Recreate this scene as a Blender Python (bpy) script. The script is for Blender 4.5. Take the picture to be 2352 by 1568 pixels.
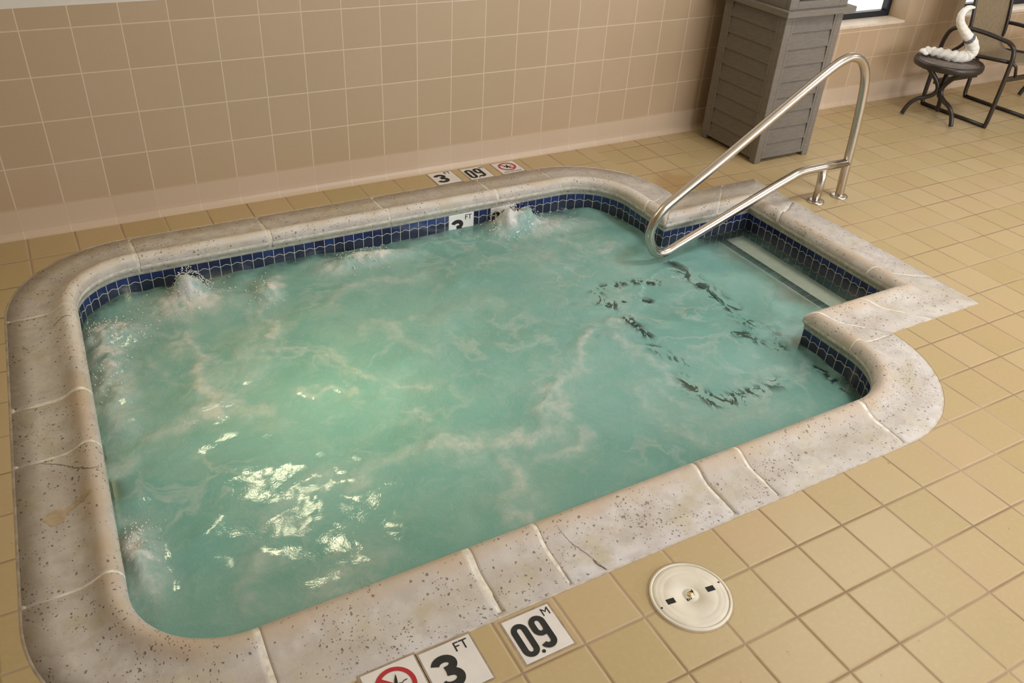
import bpy, bmesh, math, random
import numpy as np
from mathutils import Vector, Matrix

random.seed(7)
RNG = np.random.RandomState(11)
SC = bpy.context.scene
COL = SC.collection
for o in list(bpy.data.objects):
    bpy.data.objects.remove(o, do_unlink=True)
PI = math.pi

# ------------------------------------------------------------------ camera
YAW, PITCH, ROLL, FPX = 0.5432, 0.5985, 0.0653, 1930.74
fwd = Vector((math.sin(YAW) * math.cos(PITCH), math.cos(YAW) * math.cos(PITCH), -math.sin(PITCH)))
rgt = Vector((math.cos(YAW), -math.sin(YAW), 0))
upv = rgt.cross(fwd)
cr = math.cos(ROLL) * rgt + math.sin(ROLL) * upv
cu = -math.sin(ROLL) * rgt + math.cos(ROLL) * upv
cam = bpy.data.cameras.new('camera')
camo = bpy.data.objects.new('camera', cam)
COL.objects.link(camo)
cam.sensor_width = 36
cam.lens = 36 * FPX / 2352
cam.clip_start = 0.02
M = Matrix((cr, cu, -fwd)).transposed().to_4x4()
M.translation = Vector((0.1996, -4.2033, 1.9643))
camo.matrix_world = M
SC.camera = camo

# ------------------------------------------------------------------ world, exposure
SC.view_settings.view_transform = 'Standard'
SC.view_settings.look = 'None'
SC.view_settings.gamma = 1
SC.view_settings.exposure = 0.18
SC.view_settings.use_curve_mapping = False
SC.cycles.max_bounces = 7
SC.cycles.diffuse_bounces = 4
SC.cycles.glossy_bounces = 3
SC.cycles.transmission_bounces = 4
SC.cycles.transparent_max_bounces = 6
SC.cycles.caustics_reflective = False
SC.cycles.caustics_refractive = False
SC.cycles.adaptive_threshold = 0.03
W = bpy.data.worlds.new('world')
SC.world = W
W.use_nodes = True
W.node_tree.nodes['Background'].inputs[0].default_value = (1.0, 0.96, 0.92, 1)
W.node_tree.nodes['Background'].inputs[1].default_value = 1.5


def area(name, loc, target, sx, sy, power, color):
    l = bpy.data.lights.new(name, 'AREA')
    l.shape = 'RECTANGLE'
    l.size, l.size_y = sx, sy
    l.energy = power
    l.color = color
    o = bpy.data.objects.new(name, l)
    COL.objects.link(o)
    o.location = loc
    o.rotation_euler = (Vector(target) - Vector(loc)).to_track_quat('-Z', 'Y').to_euler()
    return o


WARM = (0.96, 1.0, 1.03)
DAY = (0.95, 1.0, 1.08)
area('unseen_front_light', (8.4, -6.42, 1.5), (5.2, 0, 0.4), 3.4, 1.7, 56, DAY)  # stands in for low daylight from the right front, no window modelled
area('unseen_front_light', (4.4, -7.3, 1.7), (3.4, 0, 0.2), 3.6, 1.9, 190, DAY)  # added front fill for the pool and back wall, no window there
CEIL_FILLS = [(4.2, -2.3, 32), (1.9, -5.0, 20), (7.4, -3.2, 26), (5.9, -5.6, 6)]

# ------------------------------------------------------------------ material DSL


class NT:
    def __init__(s, name):
        s.m = bpy.data.materials.new(name)
        s.m.use_nodes = True
        s.t = s.m.node_tree
        s.t.nodes.clear()
        s.out = s.t.nodes.new('ShaderNodeOutputMaterial')
        g = s.t.nodes.new('ShaderNodeNewGeometry')
        s.pos = g.outputs['Position']
        x = s.t.nodes.new('ShaderNodeSeparateXYZ')
        s.t.links.new(s.pos, x.inputs[0])
        s.x, s.y, s.z = x.outputs

    def put(s, sock, v):
        if v is None:
            return
        if isinstance(v, bpy.types.NodeSocket):
            s.t.links.new(v, sock)
        elif isinstance(v, (tuple, list)) and sock.type == 'RGBA' and len(v) == 3:
            sock.default_value = (*v, 1)
        else:
            sock.default_value = v

    def n(s, typ, outp=0, props=None, **kw):
        nd = s.t.nodes.new(typ)
        for k, v in (props or {}).items():
            setattr(nd, k, v)
        for k, v in kw.items():
            key = int(k[1:]) if k[0] == 'i' and k[1:].isdigit() else k.replace('_', ' ')
            s.put(nd.inputs[key], v)
        return nd.outputs[outp]

    def math(s, op, a, b=None, c=None):
        nd = s.t.nodes.new('ShaderNodeMath')
        nd.operation = op
        s.put(nd.inputs[0], a)
        s.put(nd.inputs[1], b)
        s.put(nd.inputs[2], c)
        return nd.outputs[0]

    def add(s, a, b): return s.math('ADD', a, b)
    def sub(s, a, b): return s.math('SUBTRACT', a, b)
    def mul(s, a, b): return s.math('MULTIPLY', a, b)

    def step(s, v, lo, hi):            # smooth 0..1
        nd = s.t.nodes.new('ShaderNodeMapRange')
        nd.interpolation_type = 'SMOOTHSTEP'
        s.put(nd.inputs[0], v)
        s.put(nd.inputs[1], lo)
        s.put(nd.inputs[2], hi)
        return nd.outputs[0]

    def mix(s, f, a, b):
        nd = s.t.nodes.new('ShaderNodeMix')
        nd.data_type = 'RGBA'
        s.put(nd.inputs[0], f)
        s.put(nd.inputs[6], a)
        s.put(nd.inputs[7], b)
        return nd.outputs[2]

    def mixf(s, f, a, b):
        nd = s.t.nodes.new('ShaderNodeMix')
        s.put(nd.inputs[0], f)
        s.put(nd.inputs[2], a)
        s.put(nd.inputs[3], b)
        return nd.outputs[0]

    def noise(s, scale, detail=2, rough=0.5, vec=None, dist=0.0, outp=0):
        return s.n('ShaderNodeTexNoise', outp, Vector=vec or s.pos, Scale=scale, Detail=detail, Roughness=rough, Distortion=dist)

    def comb(s, x, y, z=0.0):
        return s.n('ShaderNodeCombineXYZ', 0, i0=x, i1=y, i2=z)

    def bump(s, h, strength=0.5, dist=0.002, normal=None):
        nd = s.t.nodes.new('ShaderNodeBump')
        s.put(nd.inputs['Height'], h)
        nd.inputs['Strength'].default_value = strength
        nd.inputs['Distance'].default_value = dist
        if normal is not None:
            s.put(nd.inputs['Normal'], normal)
        return nd.outputs[0]

    def bsdf(s, **kw):
        nd = s.t.nodes.new('ShaderNodeBsdfPrincipled')
        for k, v in kw.items():
            s.put(nd.inputs[k.replace('_', ' ')], v)
        s.t.links.new(nd.outputs[0], s.out.inputs[0])
        return nd.outputs[0]


def simple(name, col, rough=0.5, metal=0.0, nscale=0, namt=0.0, bump=0.0, **kw):
    t = NT(name)
    c = col
    nrm = None
    if nscale:
        f = t.noise(nscale, 4)
        c = t.mix(t.mul(t.step(f, 0.3, 0.7), 1.0), tuple(v * (1 - namt) for v in col), tuple(min(1, v * (1 + namt)) for v in col))
        if bump:
            nrm = t.bump(f, bump, 0.003)
    k = dict(Base_Color=c, Roughness=rough, Metallic=metal)
    if nrm is not None:
        k['Normal'] = nrm
    k.update(kw)
    t.bsdf(**k)
    return t.m


def tile_core(t, u, v, joint, soft):
    """u, v in tile units; joint width as a fraction. -> joint mask, id noise"""
    fu = t.math('ABSOLUTE', t.sub(t.math('FRACT', u), 0.5))
    fv = t.math('ABSOLUTE', t.sub(t.math('FRACT', v), 0.5))
    m = t.math('MAXIMUM', fu, fv)
    mask = t.step(m, 0.5 - joint / 2 - soft, 0.5 - joint / 2 + soft)
    idv = t.comb(t.math('FLOOR', u), t.math('FLOOR', v), 0.0)
    wn = t.n('ShaderNodeTexWhiteNoise', 0, props={'noise_dimensions': '2D'}, Vector=idv)
    return mask, wn, m


def mat_floor():
    t = NT('deck tile')
    P = 0.1982
    regA = t.mul(t.math('LESS_THAN', t.x, 3.20), t.math('GREATER_THAN', t.y, -0.724))
    uB = t.math('DIVIDE', t.sub(t.x, 1.756), P)
    uA = t.math('DIVIDE', t.sub(t.x, 0.006), 0.2056)
    vB = t.math('DIVIDE', t.add(t.y, 3.1025), P)
    vA = t.math('DIVIDE', t.add(t.y, 0.2475), 0.2365)
    u = t.mixf(regA, uB, uA)
    v = t.mixf(regA, vB, vA)
    mask, wn, m = tile_core(t, u, v, 0.030, 0.010)
    blotch = t.noise(3.0, 3, 0.6)
    fine = t.noise(60, 3, 0.6)
    base = t.mix(wn, (0.435, 0.328, 0.152), (0.485, 0.366, 0.196))
    base = t.mix(t.mul(t.step(blotch, 0.35, 0.7), 0.35), base, (0.50, 0.33, 0.19))
    base = t.mix(t.mul(t.step(fine, 0.45, 0.75), 0.12), base, (0.62, 0.5, 0.33))
    speck = t.step(t.noise(38, 2, 0.5), 0.735, 0.77)
    base = t.mix(t.mul(speck, 0.5), base, (0.22, 0.14, 0.08))
    # faint brown wet stain on the far side of the tub
    sx = t.sub(t.x, 3.33)
    sy = t.sub(t.y, -0.72)
    d = t.math('SQRT', t.add(t.math('POWER', sx, 2), t.math('POWER', t.mul(sy, 1.6), 2)))
    st = t.mul(t.sub(1.0, t.step(t.add(d, t.mul(t.sub(t.noise(9, 4), 0.5), 0.5)), 0.12, 0.34)), 0.55)
    base = t.mix(st, base, (0.36, 0.20, 0.07))
    gcol = t.mix(t.step(t.noise(2.2, 3), 0.42, 0.6), (0.27, 0.175, 0.105), (0.40, 0.29, 0.20))
    col = t.mix(mask, base, gcol)
    h = t.sub(1.0, t.step(m, 0.455, 0.50))
    h = t.add(h, t.mul(t.noise(14, 3), 0.25))
    nrm = t.bump(h, 0.55, 0.0035)
    t.bsdf(Base_Color=col, Roughness=t.mixf(mask, 0.42, 0.8), Normal=nrm)
    return t.m


def mat_wall():
    t = NT('wall tile')
    # recess jambs fold round the corner, so depth adds to the running coordinate
    u = t.math('DIVIDE', t.add(t.x, t.y), 0.2032)
    v = t.math('DIVIDE', t.sub(t.z, 0.1373), 0.1984)
    mask, wn, m = tile_core(t, u, v, 0.026, 0.009)
    base = t.mix(wn, (0.445, 0.318, 0.200), (0.480, 0.347, 0.228))
    base = t.mix(t.mul(t.step(t.noise(5, 3), 0.35, 0.7), 0.3), base, (0.45, 0.32, 0.19))
    base = t.mix(t.mul(t.step(t.noise(120, 2), 0.5, 0.8), 0.15), base, (0.6, 0.45, 0.33))
    col = t.mix(mask, base, (0.64, 0.50, 0.36))
    plaster = t.math('GREATER_THAN', t.z, 1.021)
    pl = t.mix(t.noise(12, 3), (0.66, 0.60, 0.53), (0.72, 0.66, 0.60))
    col = t.mix(plaster, col, pl)
    h = t.sub(1.0, t.mul(mask, t.sub(1.0, plaster)))
    h = t.add(h, t.mul(t.noise(220, 2), 0.08))
    t.bsdf(Base_Color=col, Roughness=0.45, Normal=t.bump(h, 0.35, 0.002))
    return t.m


def mat_cove():
    t = NT('cove tile')
    u = t.math('DIVIDE', t.x, 0.2032)
    v = t.math('DIVIDE', t.add(t.z, 5.0), 50.0)
    mask, wn, m = tile_core(t, u, v, 0.016, 0.008)
    base = t.mix(wn, (0.53, 0.40, 0.285), (0.56, 0.43, 0.31))
    base = t.mix(t.mul(t.noise(9, 3), 0.4), base, (0.56, 0.43, 0.30))
    col = t.mix(t.mul(mask, t.mixf(t.step(t.z, 0.05, 0.01), 0.35, 1.0)), base, (0.66, 0.55, 0.44))
    t.bsdf(Base_Color=col, Roughness=0.4)
    return t.m


def mat_stone():
    t = NT('pitted coping stone')
    oi = t.n('ShaderNodeObjectInfo', 'Random')
    off = t.comb(t.mul(oi, 37.0), t.mul(oi, 11.0), 0.0)
    p = t.n('ShaderNodeVectorMath', 0, props={'operation': 'ADD'}, i0=t.pos, i1=off)
    big = t.noise(3.5, 4, 0.6, vec=p)
    med = t.noise(16, 5, 0.65, vec=p)
    base = t.mix(t.step(big, 0.35, 0.65), (0.50, 0.445, 0.400), (0.59, 0.550, 0.515))
    base = t.mix(t.mul(t.step(med, 0.40, 0.68), 0.8), base, (0.43, 0.370, 0.325))
    base = t.mix(t.mul(t.step(t.noise(7, 3, vec=p), 0.50, 0.68), 0.6), base, (0.47, 0.40, 0.27))
    base = t.mix(t.mul(t.step(t.noise(5, 4, 0.7, vec=p), 0.56, 0.7), 0.45), base, (0.68, 0.63, 0.57))
    base = t.mix(t.mul(t.step(oi, 0.0, 1.0), 0.16), base, (0.45, 0.40, 0.28))
    # nosing: light painted onto the far stones, ochre rust on the rest
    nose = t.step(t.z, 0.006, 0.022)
    base = t.mix(t.mul(t.mul(nose, 0.60), t.step(t.y, -1.32, -1.08)), base, (0.74, 0.69, 0.62))  # far nosing coloured paler to stand for light falling on it
    base = t.mix(t.mul(t.mul(t.step(t.z, 0.014, 0.031), 0.6), t.step(t.y, -1.2, -1.5)), base, (0.52, 0.420, 0.325))
    base = t.mix(t.mul(nose, t.mul(t.step(t.noise(6, 3, vec=p), 0.42, 0.66), 0.38)), base, (0.50, 0.35, 0.22))
    # pits: small voronoi holes gathered in patches
    dens = t.mixf(t.step(t.noise(4.2, 4, 0.6, vec=p), 0.40, 0.62), 0.16, 1.0)
    wp = t.n('ShaderNodeVectorMath', 0, props={'operation': 'ADD'}, i0=p, i1=t.n('ShaderNodeVectorMath', 0, props={'operation': 'SCALE'}, i0=t.noise(70, 2, vec=p, outp=1), Scale=0.016))
    def pits(sc, lo, hi, keep):
        vo = t.t.nodes.new('ShaderNodeTexVoronoi')
        t.put(vo.inputs['Vector'], wp)
        vo.inputs['Scale'].default_value = sc
        hole = t.sub(1.0, t.step(vo.outputs['Distance'], lo, hi))
        sel = t.math('LESS_THAN', t.n('ShaderNodeSeparateColor', 0, i0=vo.outputs['Color']), t.mul(dens, keep))
        return t.mul(hole, sel)
    pit = t.math('MAXIMUM', pits(58, 0.14, 0.30, 0.42), pits(120, 0.16, 0.33, 0.40))
    pit = t.math('MAXIMUM', pit, pits(30, 0.07, 0.17, 0.34))
    col = t.mix(t.mul(pit, 0.8), base, (0.16, 0.12, 0.095))
    h = t.sub(t.add(t.mul(med, 0.6), t.mul(t.noise(50, 4, 0.6, vec=p), 0.3)), t.mul(pit, 1.2))
    t.bsdf(Base_Color=col, Roughness=0.72, Normal=t.bump(h, 0.6, 0.004))
    return t.m


def mat_band():
    """waterline tile: uv.x = running length in metres, uv.y = height"""
    t = NT('waterline tile')
    uv = t.n('ShaderNodeUVMap', 0)
    s = t.n('ShaderNodeSeparateXYZ', 0, i0=uv)
    u0 = s
    v0 = s.node.outputs[1]
    P = 0.0515
    u = t.math('DIVIDE', u0, P)
    fu = t.math('FRACT', u)
    du = t.math('MULTIPLY', t.math('MINIMUM', fu, t.sub(1.0, fu)), P)
    c = t.math('COSINE', t.mul(u, 2 * PI))
    g1 = t.sub(-0.0985, t.mul(c, 0.0042))
    g2 = t.add(-0.1600, t.mul(c, 0.0060))
    d1 = t.math('ABSOLUTE', t.sub(v0, g1))
    d2 = t.math('ABSOLUTE', t.sub(v0, g2))
    d = t.math('MINIMUM', t.mul(du, 1.0), t.math('MINIMUM', t.mul(d1, 0.8), t.mul(d2, 0.8)))
    top = t.math('GREATER_THAN', v0, g1)
    mask = t.sub(1.0, t.step(d, 0.0009, 0.0015))
    mask = t.math('MAXIMUM', mask, t.math('GREATER_THAN', v0, -0.0605))
    wn = t.n('ShaderNodeTexWhiteNoise', 0, props={'noise_dimensions': '2D'}, Vector=t.comb(t.math('FLOOR', u), top))
    blue = t.mix(wn, (0.010, 0.013, 0.055), (0.016, 0.040, 0.165))
    dark = t.mix(wn, (0.016, 0.022, 0.045), (0.035, 0.042, 0.075))  # same glaze; wet look and reflections painted in as a darker tone
    col = t.mix(top, dark, blue)
    col = t.mix(t.mul(t.step(t.noise(45, 3), 0.45, 0.75), 0.3), col, (0.05, 0.05, 0.09))
    col = t.mix(mask, col, (0.62, 0.60, 0.55))
    t.bsdf(Base_Color=col, Roughness=t.mixf(mask, 0.16, 0.7), Normal=t.bump(t.sub(1.0, mask), 0.5, 0.001))
    return t.m


def mat_water():
    t = NT('aerated spa water')
    foam = t.n('ShaderNodeAttribute', 'Fac', props={'attribute_name': 'foam'})
    turb = t.n('ShaderNodeAttribute', 'Fac', props={'attribute_name': 'turb'})
    wx = t.n('ShaderNodeVectorMath', 0, props={'operation': 'SCALE'}, i0=t.noise(5, 3, vec=t.pos, outp=1), Scale=0.16)
    p = t.n('ShaderNodeVectorMath', 0, props={'operation': 'ADD'}, i0=t.pos, i1=wx)
    n1 = t.noise(1.6, 3, 0.55, vec=p)
    n2 = t.noise(7, 5, 0.6, vec=p, dist=0.6)
    n3 = t.noise(34, 4, 0.65, vec=p, dist=0.8)
    base = t.mix(t.step(n1, 0.38, 0.62), (0.200, 0.440, 0.395), (0.250, 0.495, 0.450))
    base = t.mix(t.mul(t.step(n2, 0.42, 0.68), 0.6), base, (0.300, 0.510, 0.445))
    base = t.mix(t.mul(t.step(t.noise(2.3, 2, vec=p), 0.56, 0.72), 0.45), base, (0.20, 0.43, 0.42))
    # drifting bubble veils
    rid = t.math('ABSOLUTE', t.sub(t.noise(3.1, 4, 0.55, vec=p, dist=0.4), 0.5))
    veil = t.mul(t.sub(1.0, t.step(rid, 0.0, 0.045)), t.step(t.noise(2.1, 2, vec=t.pos), 0.44, 0.62))
    veil = t.mul(veil, 0.42)
    f = t.math('MAXIMUM', t.mul(foam, t.mixf(t.step(n3, 0.3, 0.7), 0.72, 1.08)), t.mul(veil, t.mixf(n3, 0.5, 1.2)))
    f = t.add(f, t.mul(t.mul(t.step(n3, 0.48, 0.8), 0.20), turb))
    f = t.math('MINIMUM', f, 1.0)
    foamc = t.mix(t.step(n2, 0.35, 0.65), (0.54, 0.62, 0.58), (0.62, 0.68, 0.64))
    foamc = t.mix(t.mul(t.step(foam, 0.55, 0.95), t.step(t.z, -0.142, -0.120)), foamc, (0.82, 0.80, 0.77))
    col = t.mix(f, base, foamc)
    nrm = t.bump(t.add(t.mul(n3, 0.6), t.noise(90, 3, 0.6, vec=p)), 0.35, 0.006)
    dif = t.n('ShaderNodeBsdfDiffuse', 0, Color=col, Normal=nrm)
    tl = t.n('ShaderNodeBsdfTranslucent', 0, Color=col, Normal=nrm)
    dif = t.n('ShaderNodeMixShader', 0, i0=0.22, i1=dif, i2=tl)
    tr = t.n('ShaderNodeBsdfTransparent', 0, Color=(0.91, 0.96, 0.93))
    # patches where the bubbles thin out
    holes = t.step(t.noise(8, 5, 0.7, vec=t.comb(t.mul(t.x, 1.7), t.mul(t.y, 1.0), 0.0), dist=1.6), 0.50, 0.53)
    gaps = t.n('ShaderNodeAttribute', 'Fac', props={'attribute_name': 'gaps'})
    op = t.mul(turb, t.sub(1.0, t.mul(t.mul(holes, gaps), 0.97)))
    op = t.math('MAXIMUM', op, t.mul(f, t.mixf(turb, 0.5, t.mixf(gaps, 0.85, 0.2))))
    op = t.math('MAXIMUM', t.math('MINIMUM', op, 1.0), 0.10)
    body = t.n('ShaderNodeMixShader', 0, i0=op, i1=tr, i2=dif)
    nr2 = t.bump(t.add(t.mul(n3, 0.6), t.noise(90, 3, 0.6, vec=p)), 0.10, 0.004)
    gl = t.n('ShaderNodeBsdfGlossy', 0, Color=(1, 1, 1), Roughness=0.05, Normal=nr2)
    fr = t.n('ShaderNodeFresnel', 0, IOR=1.33, Normal=nr2)
    fr = t.mul(fr, t.sub(1.0, t.mul(f, 0.6)))
    sh = t.n('ShaderNodeMixShader', 0, i0=fr, i1=body, i2=gl)
    t.t.links.new(sh, t.out.inputs[0])
    return t.m


def mat_steel():
    t = NT('brushed stainless steel')
    n = t.noise(60, 3, 0.6)
    t.bsdf(Base_Color=t.mix(n, (0.55, 0.50, 0.44), (0.58, 0.53, 0.47)), Metallic=1.0, Roughness=0.24)
    return t.m


def mat_wood(name, a, b):
    t = NT(name)
    p = t.n('ShaderNodeMapping', 0, Vector=t.pos, Scale=(6.0, 6.0, 60.0))
    g = t.noise(4, 5, 0.65, vec=p, dist=0.3)
    col = t.mix(t.step(g, 0.3, 0.7), a, b)
    t.bsdf(Base_Color=col, Roughness=0.6, Normal=t.bump(g, 0.4, 0.002))
    return t.m


def mat_sling():
    t = NT('woven sling')
    p = t.n('ShaderNodeMapping', 0, Vector=t.pos, Scale=(90.0, 14.0, 14.0))
    g = t.noise(3, 3, 0.6, vec=p)
    w = t.noise(300, 2)
    col = t.mix(t.step(g, 0.3, 0.7), (0.155, 0.110, 0.058), (0.255, 0.195, 0.115))
    col = t.mix(t.mul(w, 0.3), col, (0.22, 0.16, 0.09))
    t.bsdf(Base_Color=col, Roughness=0.75, Normal=t.bump(w, 0.3, 0.001))
    return t.m


def glass(name):
    t = NT(name)
    tr = t.n('ShaderNodeBsdfTransparent', 0, Color=(0.95, 0.97, 0.96))
    gl = t.n('ShaderNodeBsdfGlossy', 0, Roughness=0.02)
    t.t.links.new(t.n('ShaderNodeMixShader', 0, i0=0.05, i1=tr, i2=gl), t.out.inputs[0])
    return t.m


def emit(name, col, s):
    t = NT(name)
    t.t.links.new(t.n('ShaderNodeEmission', 0, Color=col, Strength=s), t.out.inputs[0])
    return t.m


MF, MW, MC, MS = mat_floor(), mat_wall(), mat_cove(), mat_stone()
MB, MWA, MST = mat_band(), mat_water(), mat_steel()
MMORT = simple('coping mortar', (0.72, 0.66, 0.56), 0.85, nscale=40, namt=0.16, bump=0.5)
MEDGE = simple('edge mortar', (0.50, 0.43, 0.35), 0.85, nscale=25, namt=0.2, bump=0.5)
MPLAST = simple('pool plaster', (0.74, 0.70, 0.58), 0.6, nscale=20, namt=0.06)
MBLACK = simple('black step tile', (0.006, 0.007, 0.009), 0.25)
MSILL = simple('sill tile', (0.70, 0.58, 0.46), 0.35, nscale=8, namt=0.06)
MFRAME = simple('black window frame', (0.008, 0.010, 0.018), 0.35)
MGL = glass('window glass')
MPAINT = simple('painted wall', (0.50, 0.42, 0.33), 0.8, nscale=6, namt=0.04)
MCEIL = simple('ceiling paint', (0.80, 0.77, 0.72), 0.85, nscale=6, namt=0.03)
MBIN = mat_wood('weathered grey board', (0.125, 0.105, 0.083), (0.165, 0.142, 0.115))
MBINF = mat_wood('grey trim board', (0.145, 0.122, 0.098), (0.190, 0.165, 0.136))
MDARK = simple('black interior', (0.006, 0.005, 0.004), 0.7)
MBRONZE = simple('bronze powder coat', (0.028, 0.020, 0.014), 0.33, nscale=90, namt=0.25)
MSL = mat_sling()
MTOPG = simple('speckled table glass', (0.16, 0.13, 0.11), 0.12, nscale=140, namt=0.35)
MTOWEL = simple('white towel', (0.84, 0.80, 0.74), 0.9, nscale=160, namt=0.06, bump=0.8)
MBANDC = simple('grey band cloth', (0.13, 0.14, 0.165), 0.8, nscale=80, namt=0.1)
MLID = simple('cream plastic lid', (0.70, 0.64, 0.53), 0.42, nscale=14, namt=0.07)
MBRASS = simple('brass screw', (0.75, 0.58, 0.33), 0.3, metal=0.9, nscale=60, namt=0.2)
MMARK = simple('white marker tile', (0.72, 0.675, 0.64), 0.3, nscale=10, namt=0.05)
MMARKW = simple('white waterline marker', (0.82, 0.79, 0.74), 0.25, nscale=10, namt=0.03)
MINK = simple('black marker ink', (0.014, 0.014, 0.013), 0.75, nscale=50, namt=0.3)
MRED = simple('red marker ink', (0.42, 0.012, 0.022), 0.4)
MCRACK = simple('crack', (0.13, 0.10, 0.08), 0.9, nscale=60, namt=0.3)
MSTAIN = simple('tan stain', (0.45, 0.35, 0.225), 0.7, nscale=40, namt=0.12)
MDROP = simple('water drop', (0.75, 0.76, 0.72), 0.08)

# ------------------------------------------------------------------ object helpers


def link(name, me, mat, parent=None, **tags):
    o = bpy.data.objects.new(name, me)
    COL.objects.link(o)
    if mat is not None:
        me.materials.clear()
        for m in (mat if isinstance(mat, (list, tuple)) else [mat]):
            me.materials.append(m)
    if parent is not None:
        o.parent = parent
    for k, v in tags.items():
        o[k] = v
    return o


def thing(name, loc, label, cat, group=None):
    o = bpy.data.objects.new(name, None)
    COL.objects.link(o)
    o.location = loc
    o.empty_display_size = 0.1
    o['label'] = label
    o['category'] = cat
    if group:
        o['group'] = group
    return o


def mesh(name, verts, faces, smooth=False):
    me = bpy.data.meshes.new(name)
    me.from_pydata([tuple(v) for v in verts], [], faces)
    me.update()
    if smooth:
        for p in me.polygons:
            p.use_smooth = True
    return me


def bm2me(name, bm, smooth=False):
    bmesh.ops.recalc_face_normals(bm, faces=bm.faces)
    me = bpy.data.meshes.new(name)
    bm.to_mesh(me)
    bm.free()
    if smooth:
        for p in me.polygons:
            p.use_smooth = True
    return me


def add_box(bm, x0, x1, y0, y1, z0, z1, bev=0.0):
    g = bmesh.ops.create_cube(bm, size=1)['verts']
    for v in g:
        v.co = Vector((x0 + (v.co.x + .5) * (x1 - x0), y0 + (v.co.y + .5) * (y1 - y0), z0 + (v.co.z + .5) * (z1 - z0)))
    if bev:
        es = list({e for v in g for e in v.link_edges})
        bmesh.ops.bevel(bm, geom=es, offset=bev, segments=2, affect='EDGES', profile=0.5)


def box(name, x0, x1, y0, y1, z0, z1, mat, parent=None, bev=0.0, **tags):
    bm = bmesh.new()
    add_box(bm, x0, x1, y0, y1, z0, z1, bev)
    return link(name, bm2me(name, bm), mat, parent, **tags)


def catmull(pts, n=8):
    P = [np.array(p, float) for p in pts]
    P = [2 * P[0] - P[1]] + P + [2 * P[-1] - P[-2]]
    out = []
    for i in range(1, len(P) - 2):
        a, b, c, d = P[i - 1:i + 3]
        for k in range(n):
            s = k / n
            out.append(0.5 * ((2 * b) + (c - a) * s + (2 * a - 5 * b + 4 * c - d) * s * s + (3 * b - a - 3 * c + d) * s ** 3))
    out.append(P[-2])
    return out


def tube_me(name, path, rad, seg=14, sx=1.0, closed=False, caps=True):
    """tube along path; rad scalar or list; sx squashes along the binormal"""
    P = [np.array(p, float) for p in path]
    n = len(P)
    R = [rad] * n if np.isscalar(rad) else list(rad)
    vs, fs = [], []
    prev = None
    for i in range(n):
        a = P[(i - 1) % n] if (closed or i) else P[0]
        b = P[(i + 1) % n] if (closed or i < n - 1) else P[-1]
        t = b - a
        t = t / (np.linalg.norm(t) + 1e-12)
        if prev is None:
            ref = np.array([0, 0, 1.0]) if abs(t[2]) < 0.9 else np.array([1.0, 0, 0])
            nn = ref - t * (ref @ t)
        else:
            nn = prev - t * (prev @ t)
        nn /= np.linalg.norm(nn)
        prev = nn
        bb = np.cross(t, nn)
        for k in range(seg):
            th = 2 * PI * k / seg
            vs.append(P[i] + R[i] * (math.cos(th) * nn + sx * math.sin(th) * bb))
    m = n if closed else n - 1
    for i in range(m):
        for k in range(seg):
            a = i * seg + k
            b = i * seg + (k + 1) % seg
            c = ((i + 1) % n) * seg + (k + 1) % seg
            d = ((i + 1) % n) * seg + k
            fs.append((a, b, c, d))
    if caps and not closed:
        fs.append(tuple(range(seg))[::-1])
        fs.append(tuple((n - 1) * seg + k for k in range(seg)))
    return mesh(name, vs, fs, True)


def lathe_me(name, prof, seg=48, center=(0, 0, 0), smooth=True):
    vs, fs = [], []
    n = len(prof)
    for k in range(seg):
        th = 2 * PI * k / seg
        for r, z in prof:
            vs.append((center[0] + r * math.cos(th), center[1] + r * math.sin(th), center[2] + z))
    for k in range(seg):
        for i in range(n - 1):
            a, b = k * n + i, ((k + 1) % seg) * n + i
            fs.append((a, b, b + 1, a + 1))
    me = mesh(name, vs, fs, smooth)
    bm = bmesh.new()
    bm.from_mesh(me)
    bmesh.ops.remove_doubles(bm, verts=bm.verts, dist=1e-5)
    bmesh.ops.recalc_face_normals(bm, faces=bm.faces)
    bm.to_mesh(me)
    bm.free()
    return me


def copy_tree(o, parent=None):
    c = o.copy()
    COL.objects.link(c)
    c.parent = parent
    for ch in [q for q in list(COL.objects) if q.parent == o]:
        copy_tree(ch, c)
    return c


# ------------------------------------------------------------------ tub outline: (outer, inner) pairs, clockwise seen from above
WID = 0.25
YB, YF = -0.215, -2.917
XR = 3.245
BLc, FLc, FRc, BRc = (0.425, -0.755), (0.378, -2.377), (2.705, -2.377), (2.705, -0.755)
RO = 0.54
AX, AY0, AY1 = 3.85, -0.833, -2.369
PAIRS = []     # (outer xy, inner xy, key)


def seg_pairs(a, b, ai, bi, n):
    for k in range(n):
        s = k / n
        PAIRS.append((tuple(np.array(a) + (np.array(b) - np.array(a)) * s), tuple(np.array(ai) + (np.array(bi) - np.array(ai)) * s)))


def arc_pairs(c, a0, a1, n):
    for k in range(n):
        th = math.radians(a0 + (a1 - a0) * k / n)
        e = np.array((math.cos(th), math.sin(th)))
        PAIRS.append((tuple(np.array(c) + RO * e), tuple(np.array(c) + (RO - WID) * e)))


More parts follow.
